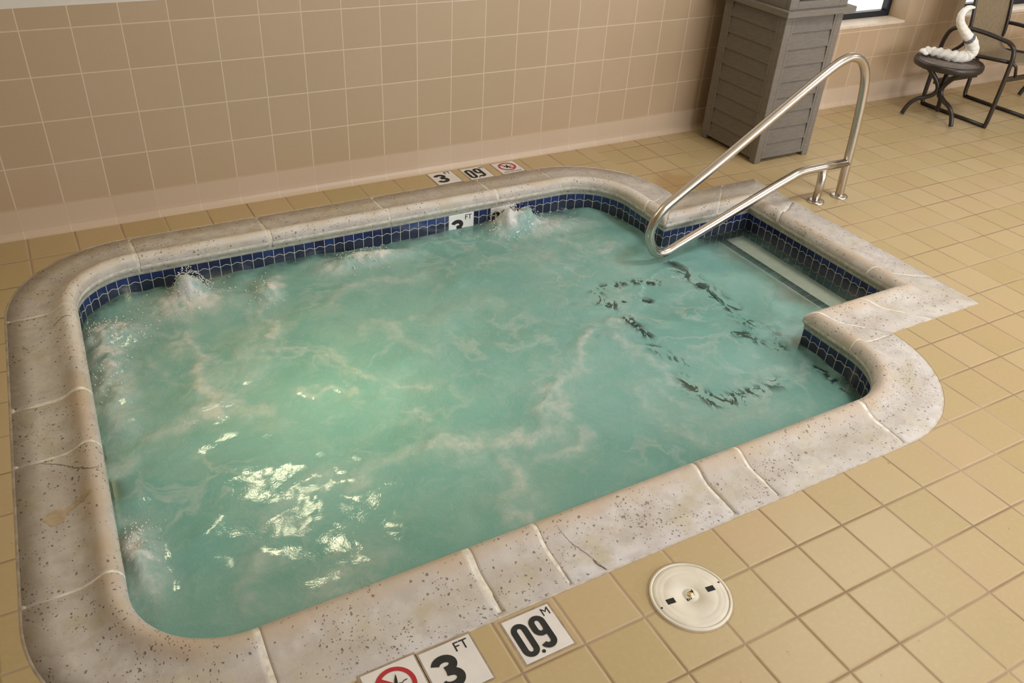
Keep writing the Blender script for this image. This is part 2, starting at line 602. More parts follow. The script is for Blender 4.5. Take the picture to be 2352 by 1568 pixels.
i_back = len(PAIRS)
seg_pairs((BLc[0], YB), (BRc[0], YB), (BLc[0], YB - WID), (BRc[0], YB - WID), 115)
arc_pairs(BRc, 90, 0, 44)
i_mA = len(PAIRS)
seg_pairs((XR, BRc[1]), (XR, AY0), (XR - WID, BRc[1]), (XR - WID, AY0 - WID), 12)
i_c1 = len(PAIRS)
seg_pairs((XR, AY0), (AX, AY0), (XR - WID, AY0 - WID), (AX - WID, AY0 - WID), 26)
i_c2 = len(PAIRS)
seg_pairs((AX, AY0), (AX, AY1), (AX - WID, AY0 - WID), (AX - WID, AY1 + WID), 60)
i_c3 = len(PAIRS)
seg_pairs((AX, AY1), (XR, AY1), (AX - WID, AY1 + WID), (XR - WID, AY1 + WID), 26)
i_c4 = len(PAIRS)
seg_pairs((XR, AY1), (XR, FRc[1]), (XR - WID, AY1 + WID), (XR - WID, FRc[1]), 12)
i_fr = len(PAIRS)
arc_pairs(FRc, 0, -90, 44)
i_front = len(PAIRS)
seg_pairs((FRc[0], YF), (FLc[0], YF), (FRc[0], YF + WID), (FLc[0], YF + WID), 115)
i_fl = len(PAIRS)
arc_pairs(FLc, -90, -180, 44)
i_left = len(PAIRS)
seg_pairs((FLc[0] - RO, FLc[1]), (BLc[0] - RO, BLc[1]), (FLc[0] - RO + WID, FLc[1]), (BLc[0] - RO + WID, BLc[1]), 80)
i_bl = len(PAIRS)
arc_pairs(BLc, 180, 90, 44)
NP = len(PAIRS)
OUT = np.array([p[0] for p in PAIRS])
INN = np.array([p[1] for p in PAIRS])

PROF = [(0, 0), (.08, .0003), (.13, .0015), (.155, .0045), (.176, .0125), (.195, .0235), (.209, .0305), (.223, .0335), (.237, .030), (.249, .020), (.258, .005), (.262, -.012), (.260, -.027), (.254, -.036)]


def prof_z(s):
    return float(np.interp(s, [p[0] for p in PROF], [p[1] for p in PROF]))


def sweep(name, i0, i1, prof, dz_end=0.0, shrink=0.0, wrap=False, inset_mul=1.0):
    """sweep a closed section along pair indices i0..i1 (fractional ends allowed)"""
    ks = [i0] + [k for k in range(int(math.floor(i0)) + 1, int(math.ceil(i1)))] + [i1]
    rings = []
    def pr(k):
        k0 = int(math.floor(k)) % NP
        k1 = (k0 + 1) % NP
        f = k - math.floor(k)
        return OUT[k0] * (1 - f) + OUT[k1] * f, INN[k0] * (1 - f) + INN[k1] * f
    vs = []
    n = len(prof)
    for j, k in enumerate(ks):
        o, i = pr(k)
        d = (i - o) / WID
        end = dz_end if (j in (0, len(ks) - 1) and not wrap) else 0.0
        for s, z in prof:
            vs.append((o[0] + d[0] * s, o[1] + d[1] * s, z - (end if z > -0.03 else 0)))
    fs = []
    L = len(ks)
    for j in range(L - 1):
        for q in range(n):
            a, b = j * n + q, j * n + (q + 1) % n
            fs.append((a, a + n, b + n, b))
    if not wrap:
        fs.append(tuple(range(n)))
        fs.append(tuple((L - 1) * n + q for q in range(n))[::-1])
    me = mesh(name, vs, fs, False)
    bm = bmesh.new()
    bm.from_mesh(me)
    if wrap:
        bmesh.ops.remove_doubles(bm, verts=bm.verts, dist=1e-5)
    bmesh.ops.recalc_face_normals(bm, faces=bm.faces)
    for f in bm.faces:
        f.smooth = len(f.verts) == 4
    bm.to_mesh(me)
    bm.free()
    return me


tub = thing('hot_tub', (1.7, -1.6, 0), 'sunken rectangular hot tub with stone coping, blue waterline tiles and a side alcove', 'hot tub')


def tubpart(name, me, mat, parent=None, **tags):
    o = link(name, me, mat, None, **tags)
    o.parent = parent or tub
    if parent is None:
        o.matrix_parent_inverse = Matrix.Translation(tub.location).inverted()
    return o


def kx_back(x): return i_back + (x - BLc[0]) / (BRc[0] - BLc[0]) * 115
def kx_front(x): return i_front + (FRc[0] - x) / (FRc[0] - FLc[0]) * 115
def ky_left(y): return i_left + (y - FLc[1]) / (BLc[1] - FLc[1]) * 80


joints = [kx_back(0.431), kx_back(1.040), kx_back(1.662), kx_back(2.300), i_mA - 44 + 0.5, i_mA + 5.5, i_c1,
          i_c1 + (3.56 - 3.12) / 0.73 * 26, i_c2 + 0.215 * 60, i_c2 + 0.83 * 60, i_c3 + 26 * 0.52, i_c4, i_fr + 0.3,
          kx_front(2.685), kx_front(2.062), kx_front(1.872), kx_front(1.236), kx_front(1.004), kx_front(0.381),
          ky_left(-2.310), ky_left(-1.703), ky_left(-1.388), ky_left(-0.768), NP + kx_back(0.431)]
jw = [0.5, .35, .45, .35, .3, .2, .12, .2, .25, .25, .15, .1, .25, .25, .3, .3, .35, .6, .4, .25, .3, .5, .35, .5]   # half joint in index steps
closed = [(0, -.055)] + PROF + [(.250, -.055)]
for a in range(len(joints) - 1):
    k0 = joints[a] + jw[a] * 0.55
    k1 = joints[a + 1] - jw[a + 1 if a + 1 < len(jw) else 0] * 0.55
    if k1 - k0 < 0.3:
        continue
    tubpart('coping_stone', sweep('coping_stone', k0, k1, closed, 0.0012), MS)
mort = [(s, z - 0.0009) for s, z in PROF[1:-1]]
mort = [(0.012, -.054), (0.012, -.003)] + mort + [(.2515, -.036), (.2515, -.0615), (.235, -.0615)]
tubpart('coping_mortar', sweep('coping_mortar', 0, NP, mort, wrap=True), MMORT, label='pale mortar between the coping stones')
edge = [(-.011, -.03), (-.011, -.0012), (.004, -.0004), (.011, -.0012), (.011, -.03)]
tubpart('edge_joint', sweep('edge_joint', 0, NP, edge, wrap=True), MEDGE)

# waterline tile band (single running sheet with thickness behind)
cum = [0.0]
for k in range(NP):
    cum.append(cum[-1] + float(np.linalg.norm(INN[(k + 1) % NP] - INN[k])))
P_T = 0.0515


def band():
    vs, fs, us = [], [], []
    zs = [-0.058, -0.30]
    # restart the running length at sharp corners so a joint sits on each arris
    u = 0.0
    us_k = []
    starts = {i_c1, i_c2, i_c3, i_c4}
    for k in range(NP + 1):
        if k in starts:
            u_c = round(u / P_T) * P_T
            us_k.append((u, u_c))
            u = u_c
        else:
            us_k.append((u, u))
        if k < NP:
            u += float(np.linalg.norm(INN[(k + 1) % NP] - INN[k]))
    # stretch each run so that its end meets a joint
    marks = [0] + sorted(starts) + [NP]
    uu = np.zeros(NP + 1)
    lo = 0.0
    runs = []
    for a, b in zip(marks[:-1], marks[1:]):
        L = cum[b] - cum[a]
        nt = max(1, round(L / P_T))
        if a == 0:
            offs = (2.004 - BLc[0]) - 40 * P_T
            runs.append((a, b, lambda k, a=a, L=L, nt=nt: (cum[k] - cum[a]) * nt * P_T / L))
        else:
            runs.append((a, b, lambda k, a=a, L=L, nt=nt: (cum[k] - cum[a]) * nt * P_T / L))
    uvs = []
    for a, b, fn in runs:
        base = len(vs)
        for k in range(a, b + 1):
            q = INN[k % NP]
            for z in zs:
                vs.append((q[0], q[1], z))
                uvs.append((fn(k) + 1000 * P_T, z))
        for j in range(b - a):
            i = base + 2 * j
            fs.append((i, i + 1, i + 3, i + 2))
    me = mesh('waterline_tiles', vs, fs, False)
    ul = me.uv_layers.new(name='UVMap')
    for p in me.polygons:
        for li in p.loop_indices:
            ul.data[li].uv = uvs[me.loops[li].vertex_index]
    return me


tubpart('waterline_tiles', band(), MB, label='dark blue glazed tile band with wavy white grout')

# basin below
vs, fs = [], []
for k in range(NP):
    q = INN[k]
    vs += [(q[0], q[1], -0.295), (q[0], q[1], -1.02)]
for k in range(NP):
    a, b = 2 * k, 2 * ((k + 1) % NP)
    fs.append((a, b, b + 1, a + 1))
fs.append(tuple(2 * k + 1 for k in range(NP)))
tubpart('basin', mesh('basin', vs, fs, True), MPLAST, label='pale plaster basin under the water')
for p in bpy.data.meshes['basin'].polygons:
    p.use_smooth = False

# steps in and before the alcove, each with a black edge stripe
def tstep(x0, x1, y0, y1, ztop, zbot):
    bm = bmesh.new()
    add_box(bm, x0, x1, y0, y1, zbot, ztop, 0.01)
    return tubpart('step', bm2me('step', bm), MPLAST)


s1 = tstep(3.405, 3.597, -2.116, -1.086, -0.200, -1.0)
s2 = tstep(3.06, 3.405, -2.116, -1.086, -0.31, -1.0)
s3 = tstep(2.66, 3.06, -1.98, -1.11, -0.45, -1.0)


def stripe(rects, z):
    bm = bmesh.new()
    for x0, x1, y0, y1 in rects:
        L, ax = (abs(y1 - y0), 1) if abs(y1 - y0) > abs(x1 - x0) else (abs(x1 - x0), 0)
        n = max(1, round(L / 0.052))
        for k in range(n):
            if ax == 1:
                a = y0 + (y1 - y0) * k / n
                b = y0 + (y1 - y0) * (k + 1) / n
                add_box(bm, x0, x1, a + .0012, b - .0012, z - .004, z + .0015)
            else:
                a = x0 + (x1 - x0) * k / n
                b = x0 + (x1 - x0) * (k + 1) / n
                add_box(bm, a + .0012, b - .0012, y0, y1, z - .004, z + .0015)
    return bm2me('edge_stripe', bm)


tubpart('edge_stripe', stripe([(3.412, 3.460, -2.114, -1.09)], -0.200), MBLACK, s1, label='black tile stripe on the top step edge')
tubpart('edge_stripe', stripe([(3.068, 3.116, -2.114, -1.09)], -0.31), MBLACK, s2)
tubpart('edge_stripe', stripe([(2.668, 2.715, -1.97, -1.12), (2.72, 3.05, -1.972, -1.925), (2.72, 3.05, -1.165, -1.118)], -0.45), MBLACK, s3)


# cracks and stains on the coping (marks with a shape of their own)
def on_left(x, y):
    xo = np.interp(y, [FLc[1], BLc[1]], [FLc[0] - RO, BLc[0] - RO])
    return prof_z(max(0, x - xo))


def on_front(x, y):
    return prof_z(max(0, y - YF))


def ribbon(name, pts, w, zf, jit=0.004, n=26):
    P = catmull([(p[0], p[1], 0) for p in pts], n)
    r = random.Random(int(abs(pts[0][0]) * 1000))
    vs, fs = [], []
    L = len(P)
    for i, p in enumerate(P):
        a, b = P[max(0, i - 1)], P[min(L - 1, i + 1)]
        t = (b - a)
        t /= np.linalg.norm(t) + 1e-9
        nn = np.array([-t[1], t[0], 0])
        c = p + nn * r.uniform(-jit, jit) * 0.5
        ww = w * r.uniform(0.35, 1.0) * (0.4 + 0.6 * math.sin(PI * min(1, max(0, i / (L - 1)))) ** 0.3)
        for sgn in (-1, 1):
            q = c + nn * sgn * ww / 2
            vs.append((q[0], q[1], zf(q[0], q[1]) + 0.0009))
    for i in range(L - 1):
        fs.append((2 * i, 2 * i + 1, 2 * i + 3, 2 * i + 2))
    return tubpart('crack', mesh('crack', vs, fs), MCRACK)


ribbon('crack', [(-.07, -1.712), (-.005, -1.755), (.04, -1.81), (.075, -1.845), (.10, -1.84)], .0035, on_left)
ribbon('crack', [(1.360, -2.915), (1.347, -2.86), (1.335, -2.82), (1.318, -2.77), (1.305, -2.72)], .0022, on_front)
ribbon('crack', [(1.362, -2.914), (1.348, -2.885), (1.345, -2.862)], .006, on_front)
ribbon('crack', [(.045, -.882), (.085, -.862), (.12, -.868)], .004, on_left)


def blob(pts, zf):
    r = random.Random(5)
    bm = bmesh.new()
    c = np.mean(pts, axis=0)
    P = catmull([(p[0], p[1], 0) for p in pts] + [(pts[0][0], pts[0][1], 0)], 6)[:-1]
    vs = [bm.verts.new((p[0] + r.uniform(-.002, .002), p[1] + r.uniform(-.002, .002), 0)) for p in P]
    f = bm.faces.new(vs)
    bmesh.ops.triangulate(bm, faces=[f])
    for v in bm.verts:
        v.co.z = zf(v.co.x, v.co.y) + 0.0008
    return tubpart('stain', bm2me('stain', bm), MSTAIN)


blob([(-.085, -1.985), (-.05, -1.955), (-.015, -1.965), (.02, -1.945), (.06, -1.94), (.062, -1.96), (.02, -1.975), (-.01, -1.99), (-.03, -2.02), (-.06, -2.025)], on_left)
blob([(.055, -2.31 - .115), (.075, -2.425), (.083, -2.445), (.070, -2.463), (.055, -2.45)], lambda x, y: 0.002)

# ------------------------------------------------------------------ floor with the tub hole
X0, X1, Y0 = -3.0, 11.0, -7.5
HC = 3.1
bm = bmesh.new()
ov = [bm.verts.new(p) for p in ((X0, Y0, 0), (X1, Y0, 0), (X1, 0, 0), (X0, 0, 0))]
es = [bm.edges.new((ov[i], ov[(i + 1) % 4])) for i in range(4)]
hole = []
for k in range(0, NP):
    d = (OUT[k] - INN[k]) / WID
    q = OUT[k] + d * 0.009
    if not hole or np.linalg.norm(q - hole[-1]) > 0.008:
        hole.append(q)
hv = [bm.verts.new((q[0], q[1], 0)) for q in hole]
es += [bm.edges.new((hv[i], hv[(i + 1) % len(hv)])) for i in range(len(hv))]
bmesh.ops.triangle_fill(bm, edges=es, use_beauty=True)
for f in bm.faces:
    if f.normal.z < 0:
        f.normal_flip()
fm = bpy.data.meshes.new('floor')
bm.to_mesh(fm)
bm.free()
floor = link('floor', fm, MF, kind='structure')

# ------------------------------------------------------------------ back wall with two recessed windows
WINS = [(4.62, 5.935, 0.578, 1.75), (6.585, 7.90, 0.565, 1.75)]
DEP = 0.15
bm = bmesh.new()
xs = [X0, WINS[0][0], WINS[0][1], WINS[1][0], WINS[1][1], X1]


def quad(bm, pts):
    bm.faces.new([bm.verts.new(p) for p in pts])


for a in range(5):
    x0, x1 = xs[a], xs[a + 1]
    if a in (1, 3):
        w = WINS[0 if a == 1 else 1]
        quad(bm, [(x0, 0, 0), (x1, 0, 0), (x1, 0, w[2]), (x0, 0, w[2])])
        quad(bm, [(x0, 0, w[3]), (x1, 0, w[3]), (x1, 0, HC), (x0, 0, HC)])
        quad(bm, [(x0, 0, w[2]), (x0, DEP + .06, w[2]), (x0, DEP + .06, w[3]), (x0, 0, w[3])])
        quad(bm, [(x1, 0, w[2]), (x1, 0, w[3]), (x1, DEP + .06, w[3]), (x1, DEP + .06, w[2])])
        quad(bm, [(x0, 0, w[3]), (x0, DEP + .06, w[3]), (x1, DEP + .06, w[3]), (x1, 0, w[3])])
        quad(bm, [(x0, DEP + .06, 0), (x0, DEP + .06, w[2]), (x1, DEP + .06, w[2]), (x1, DEP + .06, 0)])
    else:
        quad(bm, [(x0, 0, 0), (x1, 0, 0), (x1, 0, HC), (x0, 0, HC)])
        quad(bm, [(x0, DEP + .06, 0), (x0, DEP + .06, HC), (x1, DEP + .06, HC), (x1, DEP + .06, 0)])
bmesh.ops.remove_doubles(bm, verts=bm.verts, dist=1e-5)
wm = bpy.data.meshes.new('wall_back')
bm.to_mesh(wm)
bm.free()
link('wall_back', wm, MW, kind='structure')

for i, (x0, x1, z0, z1) in enumerate(WINS):
    nm = 'window_%d' % (i + 1)
    bm = bmesh.new()
    fw = 0.042
    add_box(bm, x0, x1, DEP, DEP + .05, z0 - .012, z0 + fw, .004)
    add_box(bm, x0, x1, DEP, DEP + .05, z1 - fw, z1, .004)
    add_box(bm, x0, x0 + fw, DEP, DEP + .05, z0 + fw, z1 - fw, .004)
    add_box(bm, x1 - fw, x1, DEP, DEP + .05, z0 + fw, z1 - fw, .004)
    wo = link(nm, bm2me(nm, bm), MFRAME, kind='structure')
    box('window_pane', x0 + fw - .005, x1 - fw + .005, DEP + .02, DEP + .026, z0 + fw - .005, z1 - fw + .005, MGL, wo)
    sb = bmesh.new()
    n = 7
    for k in range(n):
        a = x0 + (x1 - x0) * k / n
        b = x0 + (x1 - x0) * (k + 1) / n
        add_box(sb, a + .001, b - .001, -.004, DEP, z0 - .018, z0 + .002, .003)
    link('window_sill', bm2me('window_sill', sb), MSILL, wo)

# cove base
prof = [(0, .1385), (-.009, .1375), (-.010, .05), (-.0115, .03), (-.0165, .014), (-.026, .004), (-.034, .0), (0, 0)]
vs, fs = [], []
for x in (X0, X1):
    for y, z in prof:
        vs.append((x, y, z))
n = len(prof)
for q in range(n):
    fs.append((q, (q + 1) % n, n + (q + 1) % n, n + q))
fs += [tuple(range(n)), tuple(range(n, 2 * n))[::-1]]
bm = bmesh.new()
bm.from_mesh(mesh('bb', vs, fs))
link('baseboard_back', bm2me('baseboard_back', bm), MC, kind='structure')

# other walls and ceiling of the pool room
box('wall_left', X0 - .1, X0, Y0, 0, 0, HC, MPAINT, kind='structure')
box('wall_right', X1, X1 + .1, Y0, 0, 0, HC, MPAINT, kind='structure')
box('wall_front', X0, X1, Y0 - .1, Y0, 0, HC, MPAINT, kind='structure')
box('ceiling', X0, X1, Y0, .2, HC, HC + .1, MCEIL, kind='structure')

# ------------------------------------------------------------------ unseen ceiling panels, added as fill light
MPANEL = emit('lit diffuser', (1.0, 0.88, 0.74), 6.0)
MLF = simple('white lamp frame', (0.7, 0.7, 0.68), 0.5)
first = None
spots = ['over the tub steps', 'behind the viewer', 'over the far end of the deck', 'near the front of the room']
for (x, y, pw), where in zip(CEIL_FILLS, spots):
    if first is None:
        L = first = thing('ceiling_fill', (x, y, HC), '', 'added ceiling light', 'added ceiling fill panels')
        fb = bmesh.new()
        for a in ((-.32, .32, -.32, -.30), (-.32, .32, .30, .32), (-.32, -.30, -.30, .30), (.30, .32, -.30, .30)):
            add_box(fb, *a, -.05, 0)
        link('frame', bm2me('frame', fb), MLF, L)
        box('diffuser', -.30, .30, -.30, .30, -.035, -.03, MPANEL, L)
    else:
        L = copy_tree(first)
        L.location = (x, y, HC)
    L['label'] = 'added square white ceiling fill panel ' + where
    area('ceiling_fill_light', (x, y, HC - .06), (x, y, 0), .6, .6, pw, WARM)

# assumed wall lamps above the tub, unseen, added to give the water its highlights
MTUBE = emit('assumed lamp cover', (1.0, 0.88, 0.55), 48.0)
for lx, lz, nm in ((.86, 1.77, 'lower left'), (1.30, 2.03, 'upper right')):
    WL = thing('assumed_wall_light', (lx, 0, lz), 'assumed round warm unseen wall light above the hot tub, the ' + nm + ' one of two', 'unseen wall light')
    hm = link('housing', lathe_me('housing', [(0, 0), (.15, 0), (.15, .03), (.13, .035), (0, .035)], 32), MLF, WL)
    dm = link('diffuser', lathe_me('diffuser', [(.128, .0351), (.11, .055), (.07, .07), (0, .078)], 32), MTUBE, WL)
    hm.rotation_euler.x = dm.rotation_euler.x = PI / 2

# ------------------------------------------------------------------ water
WZ = -0.150


def vnoise(x, y, seed):
    """smooth value noise on arrays"""
    def h(i, j):
        v = np.sin(i * 127.1 + j * 311.7 + seed * 74.7) * 43758.5453
        return v - np.floor(v)
    i, j = np.floor(x), np.floor(y)
    fx, fy = x - i, y - j
    fx = fx * fx * fx * (fx * (fx * 6 - 15) + 10)
    fy = fy * fy * fy * (fy * (fy * 6 - 15) + 10)
    return (h(i, j) * (1 - fx) + h(i + 1, j) * fx) * (1 - fy) + (h(i, j + 1) * (1 - fx) + h(i + 1, j + 1) * fx) * fy - 0.5


def fbm(x, y, seed, oct=4, g=0.5):
    a, f, s = 1.0, 1.0, 0
    for o in range(oct):
        s = s + a * vnoise(x * f + o * 17.3, y * f - o * 9.1, seed + o)
        a *= g
        f *= 2.03
    return s


def inside(px, py, poly):
    r = np.zeros(px.shape, bool)
    n = len(poly)
    j = n - 1
    for i in range(n):
        xi, yi = poly[i]
        xj, yj = poly[j]
        if yi != yj:
            c = ((yi > py) != (yj > py)) & (px < (xj - xi) * (py - yi) / (yj - yi) + xi)
            r ^= c
        j = i
    return r


def polydist(px, py, poly, closed=True):
    d = np.full(px.shape, 1e9)
    n = len(poly)
    for i in range(n if closed else n - 1):
        a, b = np.array(poly[i]), np.array(poly[(i + 1) % n])
        ab = b - a
        t = np.clip(((px - a[0]) * ab[0] + (py - a[1]) * ab[1]) / (ab @ ab + 1e-12), 0, 1)
        d = np.minimum(d, np.hypot(px - a[0] - t * ab[0], py - a[1] - t * ab[1]))
    return d


STEP = 0.0085
gx = np.arange(0.07, 3.625, STEP)
gy = np.arange(-2.69, -0.445, STEP)
GX, GY = np.meshgrid(gx, gy, indexing='ij')
poly = [tuple(q) for q in INN[::4]] + []
poly = []
for k in range(NP):
    if k % 4 == 0 or k in (i_c1, i_c2, i_c3, i_c4):
        poly.append(tuple(INN[k]))
IN = inside(GX, GY, poly)
WD = polydist(GX, GY, poly)
calm = np.clip((GX - 2.75) / 0.55, 0, 1)
calm = calm * calm * (3 - 2 * calm)
wx = GX + 0.10 * fbm(GX * 3.1, GY * 3.1, 3, 2)
wy = GY + 0.10 * fbm(GX * 3.1, GY * 3.1, 9, 2)
H = 0.017 * fbm(wx * 2.6, wy * 3.4, 1, 2) + 0.0055 * fbm(wx * 7, wy * 9, 21, 2) + 0.0010 * fbm(wx * 26, wy * 30, 31, 2)
H = H * (1 - 0.78 * calm)
H += 0.030 * fbm(GX * 5.5, GY * 5.5, 77, 2) * np.exp(-(WD / 0.13) ** 2) * (1 - .85 * calm)
FO = np.zeros_like(H)
# jets: x, y, radius x, radius y, height, foam
JETS = [(.62, -.595, .07, .065, .125, .95), (.60, -.66, .17, .11, .03, .8), (.235, -.80, .12, .10, .055, .85), (.20, -1.05, .075, .20, .03, .8),
        (.19, -1.32, .07, .18, .02, .6), (1.46, -.585, .15, .07, .045, .85), (1.30, -.63, .08, .06, .02, .6), (1.62, -.60, .10, .05, .02, .5), (2.37, -.55, .13, .085, .12, 1.0),
        (2.52, -.62, .16, .10, .03, .75), (2.28, -.60, .09, .07, .03, .5), (.145, -2.10, .055, .10, .055, .9), (.16, -2.25, .05, .09, .015, .6),
        (.93, -.70, .06, .10, .03, .55), (2.72, -.66, .10, .07, .012, .5), (.70, -2.50, .11, .06, .006, .45), (.20, -1.0, .05, .10, .02, .5)]
for jx, jy, rx, ry, h, f in JETS:
    q = ((GX - jx) / rx) ** 2 + ((GY - jy) / ry) ** 2
    g = np.exp(-q * 1.4)
    H += h * .72 * np.exp(-q ** 1.5 * 1.1) * np.clip(1 + .75 * fbm(GX * 13, GY * 13, 41, 4, .55), .3, 1.7)
    FO = np.maximum(FO, f * np.clip(1.25 * np.exp(-q * 0.62) * (1 + 0.9 * fbm(GX * 16, GY * 16, 5, 4, .65)), 0, 1.15))


def unp(px, py, z=WZ):
    """photo pixel -> point on the water plane (measured once; gives plain world metres)"""
    d = fwd + (px - 1176) / FPX * cr - (py - 784) / FPX * cu
    t = (z - 1.9643) / d.z
    return (0.1996 + d.x * t, -4.2033 + d.y * t)


# foam veins (traced positions converted to metres), width, strength
VEINS = [([(628, 650), (622, 690), (610, 730), (622, 770)], .022, .75), ([(575, 705), (585, 740), (560, 790), (590, 830)], .03, .4),
         ([(300, 745), (350, 765), (395, 770)], .02, .5), ([(405, 792), (430, 785), (440, 830), (470, 870), (490, 905), (485, 960)], .026, .8),
         ([(480, 870), (520, 900), (505, 930)], .02, .6), ([(600, 950), (520, 935), (440, 960), (380, 1000), (260, 1075)], .03, .5),
         ([(620, 785), (700, 800), (780, 830), (860, 870), (990, 885)], .014, .45), ([(600, 940), (560, 925), (500, 935)], .02, .5),
         ([(760, 700), (810, 670), (870, 650), (960, 640)], .03, .5), ([(830, 770), (880, 745), (940, 780), (1000, 800)], .03, .4),
         ([(560, 760), (610, 810), (590, 850)], .03, .45), ([(700, 900), (760, 890), (820, 900)], .012, .5), ([(900, 930), (930, 945), (960, 950)], .012, .5),
         ([(1350, 775), (1330, 830), (1290, 880), (1250, 920), (1240, 960)], .02, .6), ([(1240, 900), (1300, 920), (1250, 970), (1180, 1020), (1150, 1040), (1000, 1030)], .035, .65),
         ([(1160, 1050), (1180, 1100), (1185, 1160), (1230, 1180)], .035, .6), ([(1240, 1060), (1310, 1030), (1340, 990)], .025, .5),
         ([(1440, 740), (1410, 760), (1450, 800), (1520, 850), (1560, 880)], .022, .5), ([(1300, 560), (1220, 540), (1200, 570), (1260, 590)], .03, .4),
         ([(1280, 540), (1310, 560), (1350, 580), (1400, 560)], .02, .45), ([(1140, 600), (1200, 590), (1250, 610)], .03, .3),
         ([(620, 1270), (600, 1330), (590, 1400)], .035, .5), ([(800, 1110), (850, 1060), (900, 1040), (1000, 1030)], .03, .35),
         ([(1590, 960), (1560, 930), (1530, 900), (1500, 870)], .02, .3), ([(1560, 990), (1600, 1020)], .03, .45), ([(1480, 900), (1500, 960), (1560, 1000)], .03, .4),
         ([(330, 820), (350, 850), (330, 880)], .03, .35), ([(1660, 1000), (1700, 960), (1790, 950)], .05, .25), ([(1340, 700), (1420, 700), (1500, 690)], .05, .25),
         ([(1000, 760), (1060, 700), (1160, 690)], .05, .18), ([(1380, 600), (1480, 640), (1560, 640)], .06, .18), ([(780, 1290), (830, 1285), (870, 1300)], .04, .35),
         ([(1700, 880), (1760, 860), (1830, 860)], .04, .25), ([(640, 1180), (700, 1110), (780, 1080)], .05, .3), ([(250, 1190), (330, 1230), (340, 1260)], .02, .4)]
wgx = GX + 0.085 * fbm(GX * 7, GY * 7, 61, 4, .6)
wgy = GY + 0.085 * fbm(GX * 7, GY * 7, 71, 4, .6)
for pts, w, st in VEINS:
    P = catmull([(*unp(*p), 0) for p in pts], 4)
    d = polydist(wgx, wgy, [(p[0], p[1]) for p in P], closed=False)
    FO = np.maximum(FO, 1.05 * st * np.exp(-(d / (w * 1.25)) ** 2 * 0.8) * np.clip(1 + 0.9 * fbm(GX * 12, GY * 12, 81, 4, .6), 0.1, 1.3))
    FO = np.maximum(FO, 0.35 * st * np.exp(-(d / (w * 3.2)) ** 2) * np.clip(1 + 1.6 * fbm(GX * 7, GY * 7, 91, 4, .6), 0, 1.6))
    H += 0.006 * st * np.exp(-(d / (w * 1.4)) ** 2)
# turbidity: bubbles make the tub nearly opaque, the alcove stays fairly clear
TU = 1.0 + 0.0 * GX
sx = np.clip((GX + 0.10 * fbm(GX * 5, GY * 5, 15, 3) - 3.17) / 0.20, 0, 1)
TU -= 0.86 * sx * sx * (3 - 2 * sx)
HZ = np.zeros_like(H)
for pts, w in (([(1535, 602), (1600, 648), (1690, 715), (1770, 775)], .04), ([(1505, 648), (1440, 655), (1372, 668), (1400, 708)], .028), ([(1440, 735), (1490, 775)], .025), ([(1500, 800), (1575, 840)], .028),
               ([(1570, 870), (1640, 925), (1700, 912), (1790, 886)], .04), ([(1385, 705), (1500, 690)], .02), ([(1690, 765), (1790, 800)], .03), ([(1885, 850), (1955, 895)], .02)):
    P = catmull([(*unp(*p), 0) for p in pts], 4)
    d = polydist(wgx * .45 + GX * .55, wgy * .45 + GY * .55, [(p[0], p[1]) for p in P], closed=False)
    HZ = np.maximum(HZ, np.exp(-(d / w) ** 2))
HZ = np.clip(HZ * (1.1 + .8 * fbm(GX * 5, GY * 5, 55, 2)), 0, 1)
nw = np.clip(fbm(GX * 9, GY * 9, 25, 3) + 0.35, 0, 1)
TU -= 0.8 * np.exp(-(WD / 0.055) ** 2) * np.clip(nw * 1.5, 0, 1) * (1 - np.clip(FO, 0, 1))
TU -= 0.35 * np.exp(-(((GX - 2.93) / .12) ** 2 + ((GY + 2.25) / .22) ** 2))
TU = np.clip(TU, 0.10, 1.0)
cellin = IN[:-1, :-1] | IN[1:, :-1] | IN[:-1, 1:] | IN[1:, 1:]
idx = -np.ones(GX.shape, int)
need = np.zeros(GX.shape, bool)
need[:-1, :-1] |= cellin
need[1:, :-1] |= cellin
need[:-1, 1:] |= cellin
need[1:, 1:] |= cellin
idx[need] = np.arange(need.sum())
V = np.stack([GX[need], GY[need], WZ + H[need]], 1)
ii, jj = np.nonzero(cellin)
F = np.stack([idx[ii, jj], idx[ii + 1, jj], idx[ii + 1, jj + 1], idx[ii, jj + 1]], 1)
me = bpy.data.meshes.new('water')
me.vertices.add(len(V))
me.vertices.foreach_set('co', V.astype(np.float32).ravel())
me.loops.add(F.size)
me.loops.foreach_set('vertex_index', F.astype(np.int32).ravel())
me.polygons.add(len(F))
me.polygons.foreach_set('loop_start', np.arange(0, F.size, 4, dtype=np.int32))
me.polygons.foreach_set('loop_total', np.full(len(F), 4, np.int32))
me.update(calc_edges=True)
me.polygons.foreach_set('use_smooth', np.ones(len(F), bool))
for nm, A in (('foam', FO), ('turb', TU), ('gaps', HZ)):
    at = me.attributes.new(nm, 'FLOAT', 'POINT')
    at.data.foreach_set('value', A[need].astype(np.float32))
water = link('water', me, MWA, kind='stuff', label='bubbling turquoise spa water with white foam streaks filling the hot tub', category='water')

# loose splash drops over the jets
bm = bmesh.new()
for jx, jy, rx, ry, h, f in JETS:
    if h < .03:
        continue
    for _ in range(int(340 * h / .1)):
        a, b = random.gauss(0, .75), random.gauss(0, .75)
        z = WZ + h * math.exp(-(a * a + b * b) * .7) * random.uniform(.5, 1.35)
        x, y = jx + a * rx, jy + b * ry
        if not inside(np.array([x]), np.array([y]), poly)[0] or polydist(np.array([x]), np.array([y]), poly)[0] < .012:
            continue
        r = random.uniform(.0012, .0038)
        bmesh.ops.create_icosphere(bm, subdivisions=1, radius=r, matrix=Matrix.Translation((x, y, z)))
dr = link('splash_drops', bm2me('splash_drops', bm, True), MDROP, water, kind='stuff')


